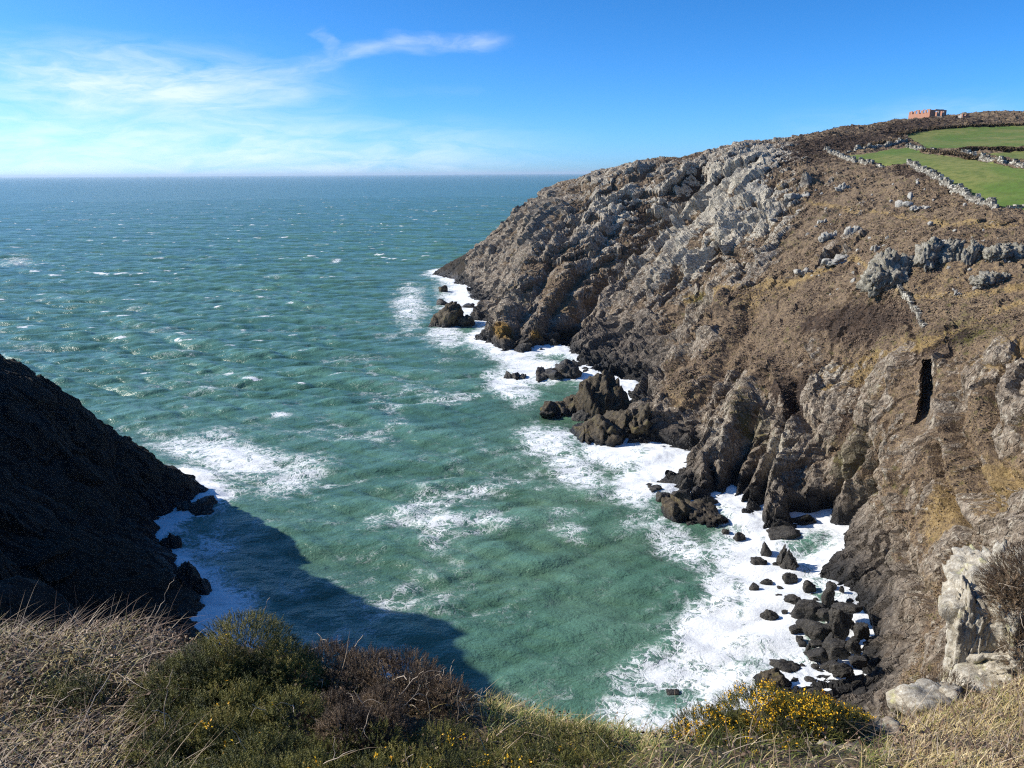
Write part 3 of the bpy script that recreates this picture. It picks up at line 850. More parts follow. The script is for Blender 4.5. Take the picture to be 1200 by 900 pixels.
def rock_material(name, c0, c1, c2, wet_z=None, scale=1.0, rough=.9, lich=None, lich_t=.6, bump=.5):
    m, k, b = material(name)
    p = k.obj(); wp = k.pos()
    n1 = k.noise(wp, 1.1*scale, 5, .65); n2 = k.noise(wp, 4.5*scale, 5, .7); n3 = k.noise(wp, .35*scale, 3)
    st = k.noise(k.scale(wp, (1.2*scale, 3.6*scale, 1.1*scale)), 1.0, 5, .7, .4)
    c = k.mix(k.ss(st, .35, .68), c0, c1)
    c = k.mix(k.ss(n2, .5, .72, 0, .8), c, c2)
    if lich:
        c = k.mix(k.ss(k.math('ADD', n1, k.math('MULTIPLY', n3, .5)), lich_t, lich_t+.22, 0, .85), c, lich)
    if wet_z is not None:
        z = k.sep(wp)[2]
        wt = k.ss(k.math('ADD', z, k.math('MULTIPLY', n1, 2.0)), wet_z+1.4, wet_z+.2)
        c = k.mix(wt, c, (.014, .014, .015))
        k.put(b.inputs['Roughness'], k.fmix(wt, rough, .35))
    else:
        b.inputs['Roughness'].default_value = rough
    b.inputs['Specular IOR Level'].default_value = .3
    k.put(b.inputs['Base Color'], c)
    h = k.math('ADD', k.math('MULTIPLY', st, .6), k.math('MULTIPLY', n2, .35))
    k.put(b.inputs['Normal'], k.bump(h, 1.0, bump/scale))
    return m
M_WET = rock_material("wet_rock", (.026,.024,.022), (.075,.068,.058), (.13,.115,.09), wet_z=.2, rough=.42)
M_STACK = rock_material("sea_stack_rock", (.045,.038,.030), (.13,.105,.072), (.19,.15,.09), wet_z=1.2, scale=.6, lich=(.17,.14,.05), lich_t=.78)
M_CRAG = rock_material("grey_crag", (.15,.135,.108), (.40,.37,.30), (.56,.53,.45), scale=.9, lich=(.24,.235,.17), lich_t=.80, bump=.5)
M_PALE = rock_material("pale_stone", (.24,.225,.195), (.46,.44,.39), (.62,.60,.55), scale=1.2, bump=.35)

def depth_at(p):
    return float((p-CAM) @ _f)

# --- rocks standing in the surf: px x, px y of the foot, width px, height px, label, extra
def sea_rock(cx, by, w, h, label=None, seed=None, group="wet boulders in the surf", sub=4, name="boulder", mat=None, deep=1.0, z0=0.0, blocks=None, jag=.05, tz=1.0):
    p = sea_at(cx, by, z0); dp = depth_at(p)
    W_ = w*dp/FPX; Hh = h*dp/FPX
    vx = (p-CAM); ca = abs(vx[2])/np.linalg.norm(vx)           # sine of the look-down angle
    D_ = W_*.75*deep
    Z_ = max(.32*W_, (Hh - .55*D_*ca)/math.sqrt(1-ca*ca))*tz
    c = p + np.array([0, D_*.45, 0]); c[2] = z0
    seed = seed or int(cx*7+by*13)
    if blocks is None:
        g = [rock_geo((W_*.58, D_*.58, Z_*1.05), seed, sub, 12, .07, .05, jag=jag*.6, boxy=(seed % 2 == 0), p=44, fq=1.4)]
    else:
        g = [rock_geo((W_*a, D_*b_, Z_*c_), seed+i*31, sub, 12, .11, .08, jag=jag, off=(W_*ox, D_*oy, Z_*oz)) for i, (a, b_, c_, ox, oy, oz) in enumerate(blocks)]
    return rock_obj(name, g, c, mat or M_WET, label or "small dark wet boulder lying in white foam at the cove head", "boulder" if name == "boulder" else "rock", group)

sea_rock(530, 384, 52, 27, "two-humped sea rock standing alone off the far headland in white surf", 51, None, 5, "sea_rock", M_STACK,
         blocks=[(.36,.5,.95,-.16,0,.0),(.22,.4,.80,.02,.05,.05),(.26,.45,.50,.28,-.05,-.05),(.2,.3,.45,-.36,-.1,0)])
sea_rock(519, 343, 11, 10, "tiny dark rock poking from surf near the far headland tip", 52, None, 3, "sea_rock", M_STACK)
sea_rock(519, 358, 13, 7, "low half-awash rock just behind the two-humped sea rock", 53, None, 3, "sea_rock")
sea_rock(549, 361, 14, 4, "thin low reef between two-humped sea rock and far cliff foot", 54, None, 3, "sea_rock")
sea_rock(604, 445, 26, 9, "low jagged reef awash in foam left of the tall stack", 55, None, 4, "reef", None,
         blocks=[(.2,.3,.9,-.3,0,0),(.26,.35,.7,0,0,0),(.2,.3,.55,.3,0,0)])
sea_rock(703, 492, 60, 66, "tall dark stack with mossy top leaning on the cliff foot", 56, None, 5, "sea_stack", M_STACK, tz=.9,
         blocks=[(.40,.6,.92,.06,.1,.05),(.34,.5,.70,-.16,-.05,.0),(.34,.5,.6,.22,.1,.0),(.45,.55,.40,.02,-.1,-.05)])
sea_rock(660, 487, 52, 27, "low sloping dark rock ridge running out from the tall stack", 57, None, 5, "sea_rock", M_STACK,
         blocks=[(.30,.4,.75,.26,.2,0),(.30,.4,.62,-.02,0,0),(.28,.4,.50,-.28,-.1,0)])
sea_rock(655, 446, 46, 22, "dark wet ledge of rock behind the tall stack", 58, None, 4, "sea_rock", None,
         blocks=[(.3,.5,.8,.2,0,0),(.3,.5,.6,-.2,0,0),(.2,.4,.6,-.4,-.1,0)])
sea_rock(684, 492, 18, 12, "small dark rock at the foot of the tall stack", 59, None, 4, "sea_rock")
sea_rock(722, 520, 92, 30, "broad dark shelf of rock below the cliff, washed by surf", 60, None, 5, "sea_rock", M_STACK,
         blocks=[(.2,.5,.6,-.36,0,0),(.24,.5,.8,-.1,.1,0),(.24,.5,.95,.16,.1,0),(.2,.5,1.0,.36,.1,0)])
for i, (a, b_, w_, h_) in enumerate(((769,578,18,9),(779,590,21,13),(797,591,22,17),(806,577,17,13),(763,572,11,5),(785,569,19,8),(801,567,14,6))):
    sea_rock(a, b_, w_, h_, "dark wet rock in the tight cluster below the brown buttress", 70+i, "rock cluster below the buttress", 4)
sea_rock(818, 617, 66, 30, "long humped dark rock with a tapering tail in the surf", 81, None, 5, "sea_rock", M_STACK,
         blocks=[(.30,.6,.98,-.22,.1,0),(.28,.5,.66,.08,0,0),(.2,.45,.5,.34,-.15,0)])
sea_rock(851, 627, 10, 8, "small round rock at the tail of the long humped rock", 82, None, 4)
sea_rock(866, 634, 13, 9, "foam-ringed small rock right of the long humped rock", 83, None, 4)
sea_rock(920, 636, 32, 9, "flat dark slab at the foot of the streaked rock face", 84, None, 4)
sea_rock(898, 652, 13, 13, "round black boulder standing alone in bright foam", 85, None, 4)
sea_rock(890, 663, 17, 10, "dark wedge of rock leaning in foam below the round black boulder", 86, None, 4)
sea_rock(926, 670, 27, 26, "large dark boulder with a thin spur, casting shadow on foam", 87, None, 5, blocks=[(.48,.5,.9,.05,0,0),(.24,.3,.8,-.22,.35,.1)])
sea_rock(927, 684, 16, 11, "grey rounded boulder just below the large spurred boulder", 88, None, 4)
sea_rock(905, 812, 34, 24, "pointed greenish boulder just above the flowering gorse", 89, None, 5, mat=M_STACK, tz=1.15)
sea_rock(925, 790, 28, 13, "broad flat black boulder in foam above the flowering gorse", 90, None, 4)
sea_rock(903, 724, 15, 10, "lone triangular dark rock amid foam left of the boulder heap", 91, None, 4)
sea_rock(790, 817, 16, 7, "little dark rock nearly swamped by foam, far from others", 92, None, 4)
# --- the heap of boulders at the head of the cove
for i, (a, b_, w_, h_) in enumerate(((910,664,8,4),(899,684,10,5),(913,702,9,6),(915,691,8,4),(885,693,10,8),(938,753,9,7),(958,773,8,4),(933,806,14,11),(952,806,16,11),
                                     (945,795,9,6),(972,810,14,8),(921,718,6,4),(893,806,12,7),(962,790,9,5),(940,782,7,4))):
    sea_rock(a, b_, w_, h_, None, 120+i, "small boulders in the foam", 3)
for i, (a, b_, w_, h_) in enumerate(((950,694,24,22),(934,708,25,15),(950,725,30,26),(972,706,26,22),(936,741,20,13),(962,746,30,22),(985,738,28,26),(1002,718,24,18),
                                     (962,772,20,12),(974,784,20,12),(985,766,24,18),(1002,762,22,18),(1012,742,20,18),(992,790,20,12),(968,722,22,18),(988,714,20,16),
                                     (1006,778,16,11),(975,757,18,13),(958,757,16,10))):
    z0 = .25 + .05*max(0, (a-950))
    sea_rock(a, b_, w_*(.55+.65*((i*37) % 11)/10), h_*(.65+.45*((i*23) % 7)/6), "big dark boulder in the shadowed heap at the head of the cove", 150+i, "boulder heap at the cove head", 4, z0=min(z0, 3.0), tz=.72)
_rb = np.random.default_rng(9)
for i in range(34):
    t = _rb.random(); a = 928+75*t+_rb.normal()*8; b_ = 690+112*_rb.random()
    sea_rock(a, b_, _rb.uniform(4, 11), _rb.uniform(3, 8), None, 700+i, "small boulders in the foam", 3, z0=max(0, min(1.6, (a-955)*.03)))
# rocks at the foot of the left headland
for a, b_, w_, h_, lb in ((222, 700, 40, 40, "jagged dark rock at the foot of the shaded left headland"), (200, 645, 22, 22, "small shaded spur rock under the left headland"), (225, 605, 40, 20, "shaded foot of rock at the left headland point")):
    sea_rock(a, b_, w_, h_, lb, int(a), None, 5, "sea_rock", blocks=[(.4,.5,.9,.1,0,0),(.3,.5,.7,-.25,.1,0),(.24,.4,.6,.3,-.1,0)])

# --- grey crags on the slope
def crag(cx, by, w, h, label, seed, n=11, ymin=60, name="rock_outcrop", mat=None, group=None, sub=4):
    p = G.hit(cx, by, 3, ymin)
    dp = depth_at(p); W_ = w*dp/FPX; Hh = h*dp/FPX
    rg = np.random.default_rng(seed)
    g = []
    for i in range(n):
        t = (i+.5)/n-.5
        hh = Hh*(.42+.62*rg.random())*(1-1.1*t*t)
        bw = W_*(.10+.12*rg.random())
        g.append(rock_geo((bw, bw*(.8+.5*rg.random()), hh*.68), seed*50+i, sub, 12, .10, .12, tilt=.15+.35*rg.random(), jag=.14, boxy=True, fq=1.7,
                          off=(W_*t*.85, W_*.16*(rg.random()-.3) + Hh*.35*rg.random(), hh*.10+Hh*.30*(rg.random()-.2))))
    return rock_obj(name, g, p+np.array([0, W_*.1, 0]), mat or M_CRAG, label, "outcrop", group)
crag(1057, 331, 64, 38, "largest grey crag on the slope, at the top of the steep stone wall", 3, 24)
crag(1106, 309, 46, 31, "tall grey crag with a dark shaded side, right of the largest crag", 4, 20)
crag(1146, 306, 28, 25, "narrow split grey crag between two broader crags", 5, 13)
crag(1184, 303, 42, 19, "low broken grey crag at the right edge of the slope", 6, 16)
crag(1168, 330, 40, 14, "long low grey slab below the row of crags", 7, 9)
crag(1156, 337, 16, 8, "small grey block below the long low slab", 8, 3)
for i, (a, b_, w_, h_, lb) in enumerate(((972,281,24,13,"pale rounded rock on the brown slope, left one of a pair"), (1005,276,20,13,"pale blocky rock on the brown slope, right one of a pair"),
        (1031,294,18,9,"pale grey rock above the largest crag"), (990,308,46,9,"long pale rock band below the pair of pale rocks"), (945,322,26,9,"pale rock cluster at the upper left end of the grassy rib"),
        (1125,347,14,8,"lone small grey rock on the grass below the crags"), (1082,247,26,7,"low pale rocks just below the long dry stone wall"), (965,262,12,6,"small pale rock above the left one of the pale pair"),
        (935,232,26,8,"pale rock patch high on the heath below the wall corner"), (990,222,22,10,"pale broken rock on the heath left of the long wall"))):
    crag(a, b_, w_, h_, lb, 20+i, 5 if w_ < 30 else 8, 60, "rock", M_PALE, None, 3)
def stone(cx, by, w, label, seed, group=None, mat=None, zs=.6):
    p = G.hit(cx, by, 3, 60)
    W_ = w*depth_at(p)/FPX
    rock_obj("stone", [rock_geo((W_*.55, W_*.5, W_*zs), seed, 3, 11, .1, .05)], p+np.array([0, .1, W_*.12]), mat or M_PALE, label, "stone", group)
stone(1054, 243, 11, "bright white boulder, left of two on the heath below the wall", 301, zs=.5)
stone(1064, 242, 10, "bright white boulder, right of two on the heath below the wall", 302, zs=.5)
rs = np.random.default_rng(77); n_ = 0
while n_ < 80:
    a = rs.uniform(880, 1190); b_ = rs.uniform(200, 350)
    if b_ < 205+(1180-a)*.02 or a-b_*.8 < 690: continue
    if inside(np.array([a]), np.array([b_]), F1)[0] or inside(np.array([a]), np.array([b_]), F2)[0]: continue
    stone(a, b_, rs.uniform(1.6, 4.6)*(1 if rs.random() < .85 else 1.6), "small pale stone scattered on the brown heath slope below the fields", 400+n_, "stones scattered on the heath slope", zs=rs.uniform(.4, .8))
    n_ += 1

# ------------------------------------------------------------------ dry stone walls and hedge banks
def wall_material():
    m, k, b = material("dry_stone")
    t = k.attr('tint'); wp = k.pos()
    c = k.mix(k.ss(t, .1, .6), (.07,.06,.048), (.24,.22,.18)); c = k.mix(k.ss(t, .6, 1), c, (.50,.47,.40))
    c = k.mix(k.ss(k.noise(wp, 5, 4), .5, .7, 0, .6), c, (.17,.15,.11))
    k.put(b.inputs['Base Color'], c); b.inputs['Roughness'].default_value = .95
    return m
M_WALL = wall_material()
def resample(pts, step):
    pts = [np.array(p) for p in pts]; out = [pts[0]]
    for a, b_ in zip(pts[:-1], pts[1:]):
        L = np.linalg.norm((b_-a)[:2]); n = max(1, int(L/step))
        for i in range(1, n+1): out.append(a+(b_-a)*i/n)
    return out
def surf_z(x, y):
    m = (np.abs(G.v[:, 0]-x) < 2.2) & (np.abs(G.v[:, 1]-y) < 2.2)
    if not m.any(): return None
    v = G.v[m]; d = np.hypot(v[:, 0]-x, v[:, 1]-y)
    return float(v[d < d.min()*1.5+.15][:, 2].mean())
CUBE_V = np.array([(-1,-1,-1),(1,-1,-1),(1,1,-1),(-1,1,-1),(-1,-1,1),(1,-1,1),(1,1,1),(-1,1,1)], float)*.5
CUBE_Q = np.array([(0,3,2,1),(4,5,6,7),(0,1,5,4),(1,2,6,5),(2,3,7,6),(3,0,4,7)])
def stone_wall(path, height, label, seed, ymin=110, name="dry_stone_wall", gap=0.0, thick=.75, size=.42):
    rg = np.random.default_rng(seed)
    g3 = [G.hit(a, b_, 2.5, ymin) for a, b_ in path]
    pts = resample(g3, size*.8)
    vs, qs = [], []; nn = 0
    c0 = pts[len(pts)//2].copy()
    for i, p in enumerate(pts[:-1]):
        z = surf_z(p[0], p[1]); z = p[2] if z is None else z
        t = pts[i+1]-p; t[2] = 0; t /= np.linalg.norm(t)+1e-9; nrm = np.array([-t[1], t[0], 0])
        if gap and perlin(np.array([i*.11]), np.array([seed*3.1]), np.array([0.]))[0] > gap: continue
        hh = height*(.55+.5*rg.random())*(.75+.5*perlin(np.array([i*.23]), np.array([seed*1.7]), np.array([.3]))[0]); zz_ = z-.3; 
        while zz_ < z+hh:
            sh = size*(.45+.5*rg.random())
            for side in (-1, 1):
                d = np.array([size*(.8+.7*rg.random()), thick*(.5+.15*rg.random()), sh])
                q = CUBE_V*d*(1+.6*(rg.random((8, 3))-.5))
                q = q[:, :1]*t + q[:, 1:2]*nrm + q[:, 2:]*np.array([0, 0, 1])
                q = q + np.array([p[0], p[1], zz_+sh/2]) + nrm*side*thick*.25 + t*(rg.random()-.5)*size*.5
                vs.append(q); qs.append(CUBE_Q+nn); nn += 8
            zz_ += sh*.92
    me = new_mesh(name, np.concatenate(vs)-c0, np.concatenate(qs).ravel(), 4, smooth=False)
    o = link(name, me, M_WALL, None, c0); tag(o, label, "stone wall"); attr(me, 'tint', np.repeat(rg.random(len(vs)), 8))
    return o
stone_wall([(1064,193),(1085,203),(1105,216),(1125,226),(1140,236),(1165,245)], 1.5, "long pale dry stone wall slanting down the near side of the large pasture", 1)
stone_wall([(966,176),(975,181),(988,186),(1003,190),(1020,193),(1036,196)], 1.3, "broken dry stone wall below the upper left corner of the large pasture", 2, gap=.32)
stone_wall([(992,179),(1015,176),(1040,172),(1062,167)], 1.2, "low dark stone wall running up the heath left of the pastures", 3, gap=.4)
stone_wall([(1063,172),(1078,176),(1095,178)], 1.2, "short tumbled wall at the upper corner of the large pasture", 4, gap=.3)
stone_wall([(1128,183),(1145,187),(1165,190),(1200,196),(1215,198)], 1.2, "grassy stone bank between the large pasture and the narrow strip", 5, gap=.35)
stone_wall([(1166,245),(1180,244),(1200,243),(1212,243)], .9, "low wall along the bottom edge of the large pasture", 6, gap=.3)
stone_wall([(1054,337),(1062,349),(1070,361),(1078,373),(1084,385)], .62, "steep narrow stone wall running down from the largest crag", 7, ymin=60, thick=.5, size=.34)

def leaf_cloud(pts, size, seed, nrm=None):
    """many small leaf faces at given points"""
    rg = np.random.default_rng(seed); n = len(pts)
    a = rg.normal(size=(n, 3)); a /= np.linalg.norm(a, axis=1)[:, None]
    if nrm is not None:
        q_ = nrm + rg.normal(size=(n, 3))*.34; q_ /= np.linalg.norm(q_, axis=1)[:, None]
        a -= (a*q_).sum(1)[:, None]*q_; a /= np.linalg.norm(a, axis=1)[:, None]; b_ = np.cross(q_, a)
    else: b_ = rg.normal(size=(n, 3))
    b_ -= (a*b_).sum(1)[:, None]*a; b_ /= np.linalg.norm(b_, axis=1)[:, None]
    s = size*rg.uniform(.6, 1.5, n)[:, None]
    v = np.stack([pts-a*s, pts+b_*s*.55, pts+a*s, pts-b_*s*.55], 1).reshape(-1, 3)
    return v, np.arange(4*n).reshape(-1, 4)
def leaf_material(name, c0, c1, c2, attrname='tint'):
    m, k, b = material(name)
    t = k.attr(attrname)
    c = k.mix(k.ss(t, 0, .5), c0, c1); c = k.mix(k.ss(t, .5, 1), c, c2)
    k.put(b.inputs['Base Color'], c); b.inputs['Roughness'].default_value = .75; b.inputs['Specular IOR Level'].default_value = .2
    return m
M_HEDGE = leaf_material("heather_hedge", (.035,.026,.018), (.09,.06,.036), (.16,.115,.06))
def hedge(path, height, thick, label, seed, n=5000):
    rg = np.random.default_rng(seed)
    g3 = [G.hit(a, b_, 2.5, 110) for a, b_ in path]; pts = np.array(resample(g3, .5)); c0 = pts[len(pts)//2].copy()
    i = rg.integers(0, len(pts), n)
    ht = height*(.65+.5*(.5+perlin(i*.13, i*0+seed, i*0.)))
    q = pts[i]+np.stack([rg.normal(size=n)*thick*.5, rg.normal(size=n)*thick*.5, ht*np.sqrt(rg.random(n))-.1], 1)
    v, f = leaf_cloud(q-c0, .26, seed)
    me = new_mesh("hedge", v, f.ravel(), 4, smooth=False); attr(me, "tint", np.repeat(rg.random(n), 4))
    o = link("hedge", me, M_HEDGE, None, c0); tag(o, label, "hedge")
hedge([(1128,178),(1150,177),(1175,177),(1212,176)], 1.1, 1.0, "dark brown hedge between the upper pasture and the narrow strip", 1, 7000)
hedge([(1085,178),(1105,181),(1128,184),(1140,187)], 1.0, 1.1, "reddish brown hedge bank above the large pasture", 2, 4500)
hedge([(1055,158),(1080,153),(1110,150),(1150,148),(1212,147)], .9, 1.5, "dark scrub hedge along the top of the upper pasture", 3, 7000)
hedge([(1010,173),(1035,168),(1058,164)], 1.0, 1.0, "dark heather hedge beside the low stone wall left of the pastures", 4, 3500)

# ------------------------------------------------------------------ brick ruin on the hilltop
def brick_material():
    m, k, b = material("old_brick")
    p = k.obj()
    br = k.new('ShaderNodeTexBrick'); k.put(br.inputs['Vector'], k.scale(p, (1, 1, 1))); br.inputs['Scale'].default_value = 2.2
    k.put(br.inputs['Color1'], (.46,.20,.115)); k.put(br.inputs['Color2'], (.36,.15,.09)); k.put(br.inputs['Mortar'], (.36,.28,.22))
    c = k.mix(k.ss(k.noise(p, .8, 4), .5, .7, 0, .5), br.outputs['Color'], (.30,.21,.15))
    k.put(b.inputs['Base Color'], c); b.inputs['Roughness'].default_value = .95
    return m
M_BRICK = brick_material()
M_CONC = rock_material("old_concrete", (.25,.22,.19), (.38,.35,.31), (.5,.47,.42), scale=1, bump=.05)
def wall_mesh(name, p0, dirv, segs, thick, mat, parent):
    """a wall made of vertical slices (start, end, bottom, top) along dirv, openings left open"""
    vs, qs = [], []; nn = 0
    d = np.array([dirv[0], dirv[1], 0]); n = np.array([-dirv[1], dirv[0], 0])
    for s0, s1, z0, z1 in segs:
        if z0 < 0: z1 = z1*(1-.10*abs(math.sin(s0*5.3+z1)))
        q = CUBE_V.copy(); q = q+.5
        v = p0 + d*(s0+(s1-s0)*q[:, :1]) + n*(thick*(q[:, 1:2]-.5)) + np.array([0, 0, 1])*(z0+(z1-z0)*q[:, 2:])
        vs.append(v); qs.append(CUBE_Q+nn); nn += 8
    me = new_mesh(name, np.concatenate(vs), np.concatenate(qs).ravel(), 4, smooth=False)
    return link(name, me, mat, parent)
def ruin():
    c = G.hit(1089, 137.5, 2.0, 240)
    e = bpy.data.objects.new("brick_ruin", None); COL.objects.link(e); e.location = [float(t) for t in c]
    tag(e, "roofless red brick ruin with row of window gaps on the hilltop", "ruin")
    s = depth_at(c)/FPX
    hh = 9.6*s; L = 23*s/.81; E = 16*s/.59
    dl = np.array([-.42, .907]); de = np.array([.907, .42])
    segs = []
    nwin = 6; pitch = L/nwin; b0 = -3.0
    for i in range(nwin):
        a = i*pitch
        segs.append((a, a+pitch*.58, b0, hh))
        segs.append((a+pitch*.58, a+pitch, b0, hh*.58)); 
        if i in (0, 1, 3): segs.append((a+pitch*.58, a+pitch, hh*.90, hh))
    wall_mesh("long_wall", np.array([0, 0, 0.]), dl, segs, .35, M_BRICK, e)
    # end wall: doorway hole and a window hole
    segs = [(.18, E*.30, b0, hh), (E*.30, E*.46, hh*.80, hh), (E*.46, E*.62, b0, hh), (E*.62, E*.84, hh*.82, hh), (E*.62, E*.84, b0, hh*.25), (E*.84, E, b0, hh)]
    wall_mesh("end_wall", np.array([0, 0, 0.]), de, segs, .35, M_BRICK, e)
    wall_mesh("back_wall", np.array([de[0]*E, de[1]*E, 0.]), dl, [(.18, L*.3, b0, hh), (L*.3, L*.4, b0, hh*.5), (L*.4, L, b0, hh*.94)], .35, M_BRICK, e)
    wall_mesh("far_wall", np.array([dl[0]*L, dl[1]*L, 0.]), de, [(.18, E*.4, b0, hh*.92), (E*.55, E-.18, b0, hh*.9)], .35, M_BRICK, e)
    for a in (E*.34, E*.66):
        wall_mesh("pier", np.array([.42*1.0, -.907*1.0, 0.])+np.array([de[0]*a, de[1]*a, 0]), de, [(0, .55, b0, hh*.70), (.02, .5, hh*.70, hh*.78)], .8, M_CONC, e)
    g = [rock_geo((1.1, .7, .7), 900+i, 3, 11, .1, .1, off=(1.4+i*.9, -2.0-.4*i, -.4)) for i in range(3)]
    rock_obj("rubble", g, (0, 0, 0), M_CONC, None, None, None, 0, e)
    c2 = G.hit(1131, 137.5, 2.0, 230)
    e2 = bpy.data.objects.new("brick_hut", None); COL.objects.link(e2); e2.location = [float(t) for t in c2]
    tag(e2, "small broken brick hut stump on the heath right of the large ruin", "ruin")
    w_ = 7*s; h2 = 4.2*s
    wall_mesh("front_wall", np.array([-w_/2, 0, 0]), (1, 0), [(0, w_*.3, -2, h2), (w_*.3, w_*.55, -2, h2*.4), (w_*.55, w_, -2, h2*.95)], .35, M_BRICK, e2)
    wall_mesh("side_wall", np.array([-w_/2, 0.18, 0]), (0, 1), [(0, w_*.5, -2, h2*.9), (w_*.5, w_, -2, h2*.6)], .35, M_CONC, e2)
    wall_mesh("side_wall", np.array([w_/2, 0.18, 0]), (0, 1), [(0, w_, -2, h2*.8)], .35, M_BRICK, e2)
ruin()

# ------------------------------------------------------------------ heath plants on the slopes (nobody could count them)
M_HEATH = leaf_material("heath_plants", (.050,.035,.026), (.150,.105,.070), (.30,.235,.14))
def heath():
    rg = np.random.default_rng(21)
    ok = (rock < .45) & (green < .2) & (Z > 5) & right & (PX > 480) & (PX < 1230) & (PY > 100) & (rr < 420)
    idx = np.flatnonzero(ok)
    pr = np.clip(.28+.9*fbm(X[idx]*.11+3, Y[idx]*.11, Z[idx]*.11, 3)+.5*np.clip(heather[idx], 0, 1), .04, 1.4); idx = rg.choice(idx, 200000, p=pr/pr.sum())
    p = np.stack([X[idx], Y[idx], Z[idx]], 1)
    sz = np.clip(rr[idx]*.00085, .07, .24)*rg.uniform(.6, 1.6, len(idx))
    p[:, 2] += sz*.35*rg.random(len(idx)); p[:, :2] += rg.normal(size=(len(idx), 2))*.2
    v, f = leaf_cloud(p, 1.0, 5, np.stack([nx[idx], ny[idx], nz[idx]], 1))
    c = np.repeat(p, 4, 0); v = c + (v-c)*np.repeat(sz, 4)[:, None]
    me = new_mesh("heather", v, f.ravel(), 4, smooth=False)
    patch = .5+.5*fbm(p[:, 0]*.16, p[:, 1]*.16, p[:, 2]*.16, 3) + .45*tan[idx] - .6*np.clip(heather[idx], 0, 1)
    attr(me, "tint", np.repeat(np.clip(patch*.8+rg.normal(size=len(idx))*.12, 0, 1), 4))
    tag(link("heather", me, M_HEATH), "brown heather and dead grass covering the headland slope", "heather", None, "stuff")
heath()
# ------------------------------------------------------------------ the clifftop in front of the camera
fg = []
def FP(px, py, Y, dz=0.0):
    p = at(px, py, Y); p[2] += dz; fg.append(p); return p
crest = [(-140,772,6.0),(0,772,6.0),(100,757,6.0),(200,752,5.8),(290,765,5.6),(400,785,5.4),(500,815,5.2),(580,828,5.2),(640,840,5.2),(760,864,5.0),
         (880,872,4.9),(1000,868,5.0),(1070,850,5.6),(1120,838,6.3),(1200,815,6.8),(1330,800,7.2)]
for a, b_, c in crest:
    p = FP(a, b_, c)
    q = np.array([p[0]*1.14, p[1]+1.3, p[2]-1.9]); fg.append(q)
    fg.append(np.array([p[0]*1.3, p[1]+4.8, p[2]-8.0]))
for a in (-140, 0, 300, 600, 900, 1200, 1340): FP(a, 905, 3.45 + .00035*a)
for v in ((0,0,43.35),(-3,1,43.25),(3,1,43.25),(-9,3,42.5),(9,3,42.7),(-7,-4,43.6),(7,-4,43.6),(0,-4,43.6),(-13,6,41),(13,6,41.4)): fg.append(np.array(v, float))
fg = np.array(fg)
def _solve2(pts, c):
    n = len(pts); xy = pts[:, :2]
    d = np.sqrt(((xy[:, None]-xy[None])**2).sum(-1)+c*c)
    A_ = np.zeros((n+3, n+3)); A_[:n, :n] = d - np.eye(n)*.01; A_[:n, n] = 1; A_[:n, n+1:] = xy; A_[n, :n] = 1; A_[n+1:, :n] = xy.T
    return np.linalg.solve(A_, np.concatenate([pts[:, 2], [0, 0, 0]])), xy
_w2, _c2 = _solve2(fg, .5)
def fz(x, y):
    x = np.atleast_1d(np.asarray(x, float)); y = np.atleast_1d(np.asarray(y, float))
    z = _w2[-3]+_w2[-2]*x+_w2[-1]*y
    for i in range(len(_c2)): z = z+_w2[i]*np.sqrt((x-_c2[i, 0])**2+(y-_c2[i, 1])**2+.25)
    return z + .10*fbm(x*.9, y*.9, x*0, 4) + .035*fbm(x*4, y*4, x*0, 3)
xs = np.arange(-14, 14.01, .06); ys = np.arange(-4.5, 11.0, .06)
XX, YY = np.meshgrid(xs, ys)
zz_ = fz(XX.ravel(), YY.ravel())
gv = np.stack([XX.ravel(), YY.ravel(), zz_], 1)
def soil_material():
    m, k, b = material("clifftop_soil")
    p = k.pos(); n = k.noise(p, 6, 5, .65); n2 = k.noise(p, 40, 4, .7); n3 = k.noise(p, 1.3, 3)
    c = k.mix(k.ss(n, .35, .65), (.045,.030,.018), (.13,.09,.045)); c = k.mix(k.ss(n2, .5, .75, 0, .7), c, (.24,.17,.085)); c = k.mix(k.ss(n3, .5, .7, 0, .6), c, (.06,.07,.018))
    k.put(b.inputs['Base Color'], c); b.inputs['Roughness'].default_value = .95
    k.put(b.inputs['Normal'], k.bump(k.math('ADD', n, k.math('MULTIPLY', n2, .4)), 1.0, .08))
    return m
me = new_mesh("clifftop_ground", gv, grid_faces(len(ys), len(xs)).ravel(), 4)
tag(link("clifftop_ground", me, soil_material()), "turf and soil of the clifftop where the photographer stands", "ground", None, "structure")

def ground_at(px, py, Ymin=2.0, Ymax=9.0):
    """point of the clifftop seen at a pixel"""
    d = ray(px, py); t = np.arange(Ymin, Ymax, .02)/d[1]
    q = CAM+d*t[:, None]; below = q[:, 2] < fz(q[:, 0], q[:, 1])
    return q[np.argmax(below)] if below.any() else None

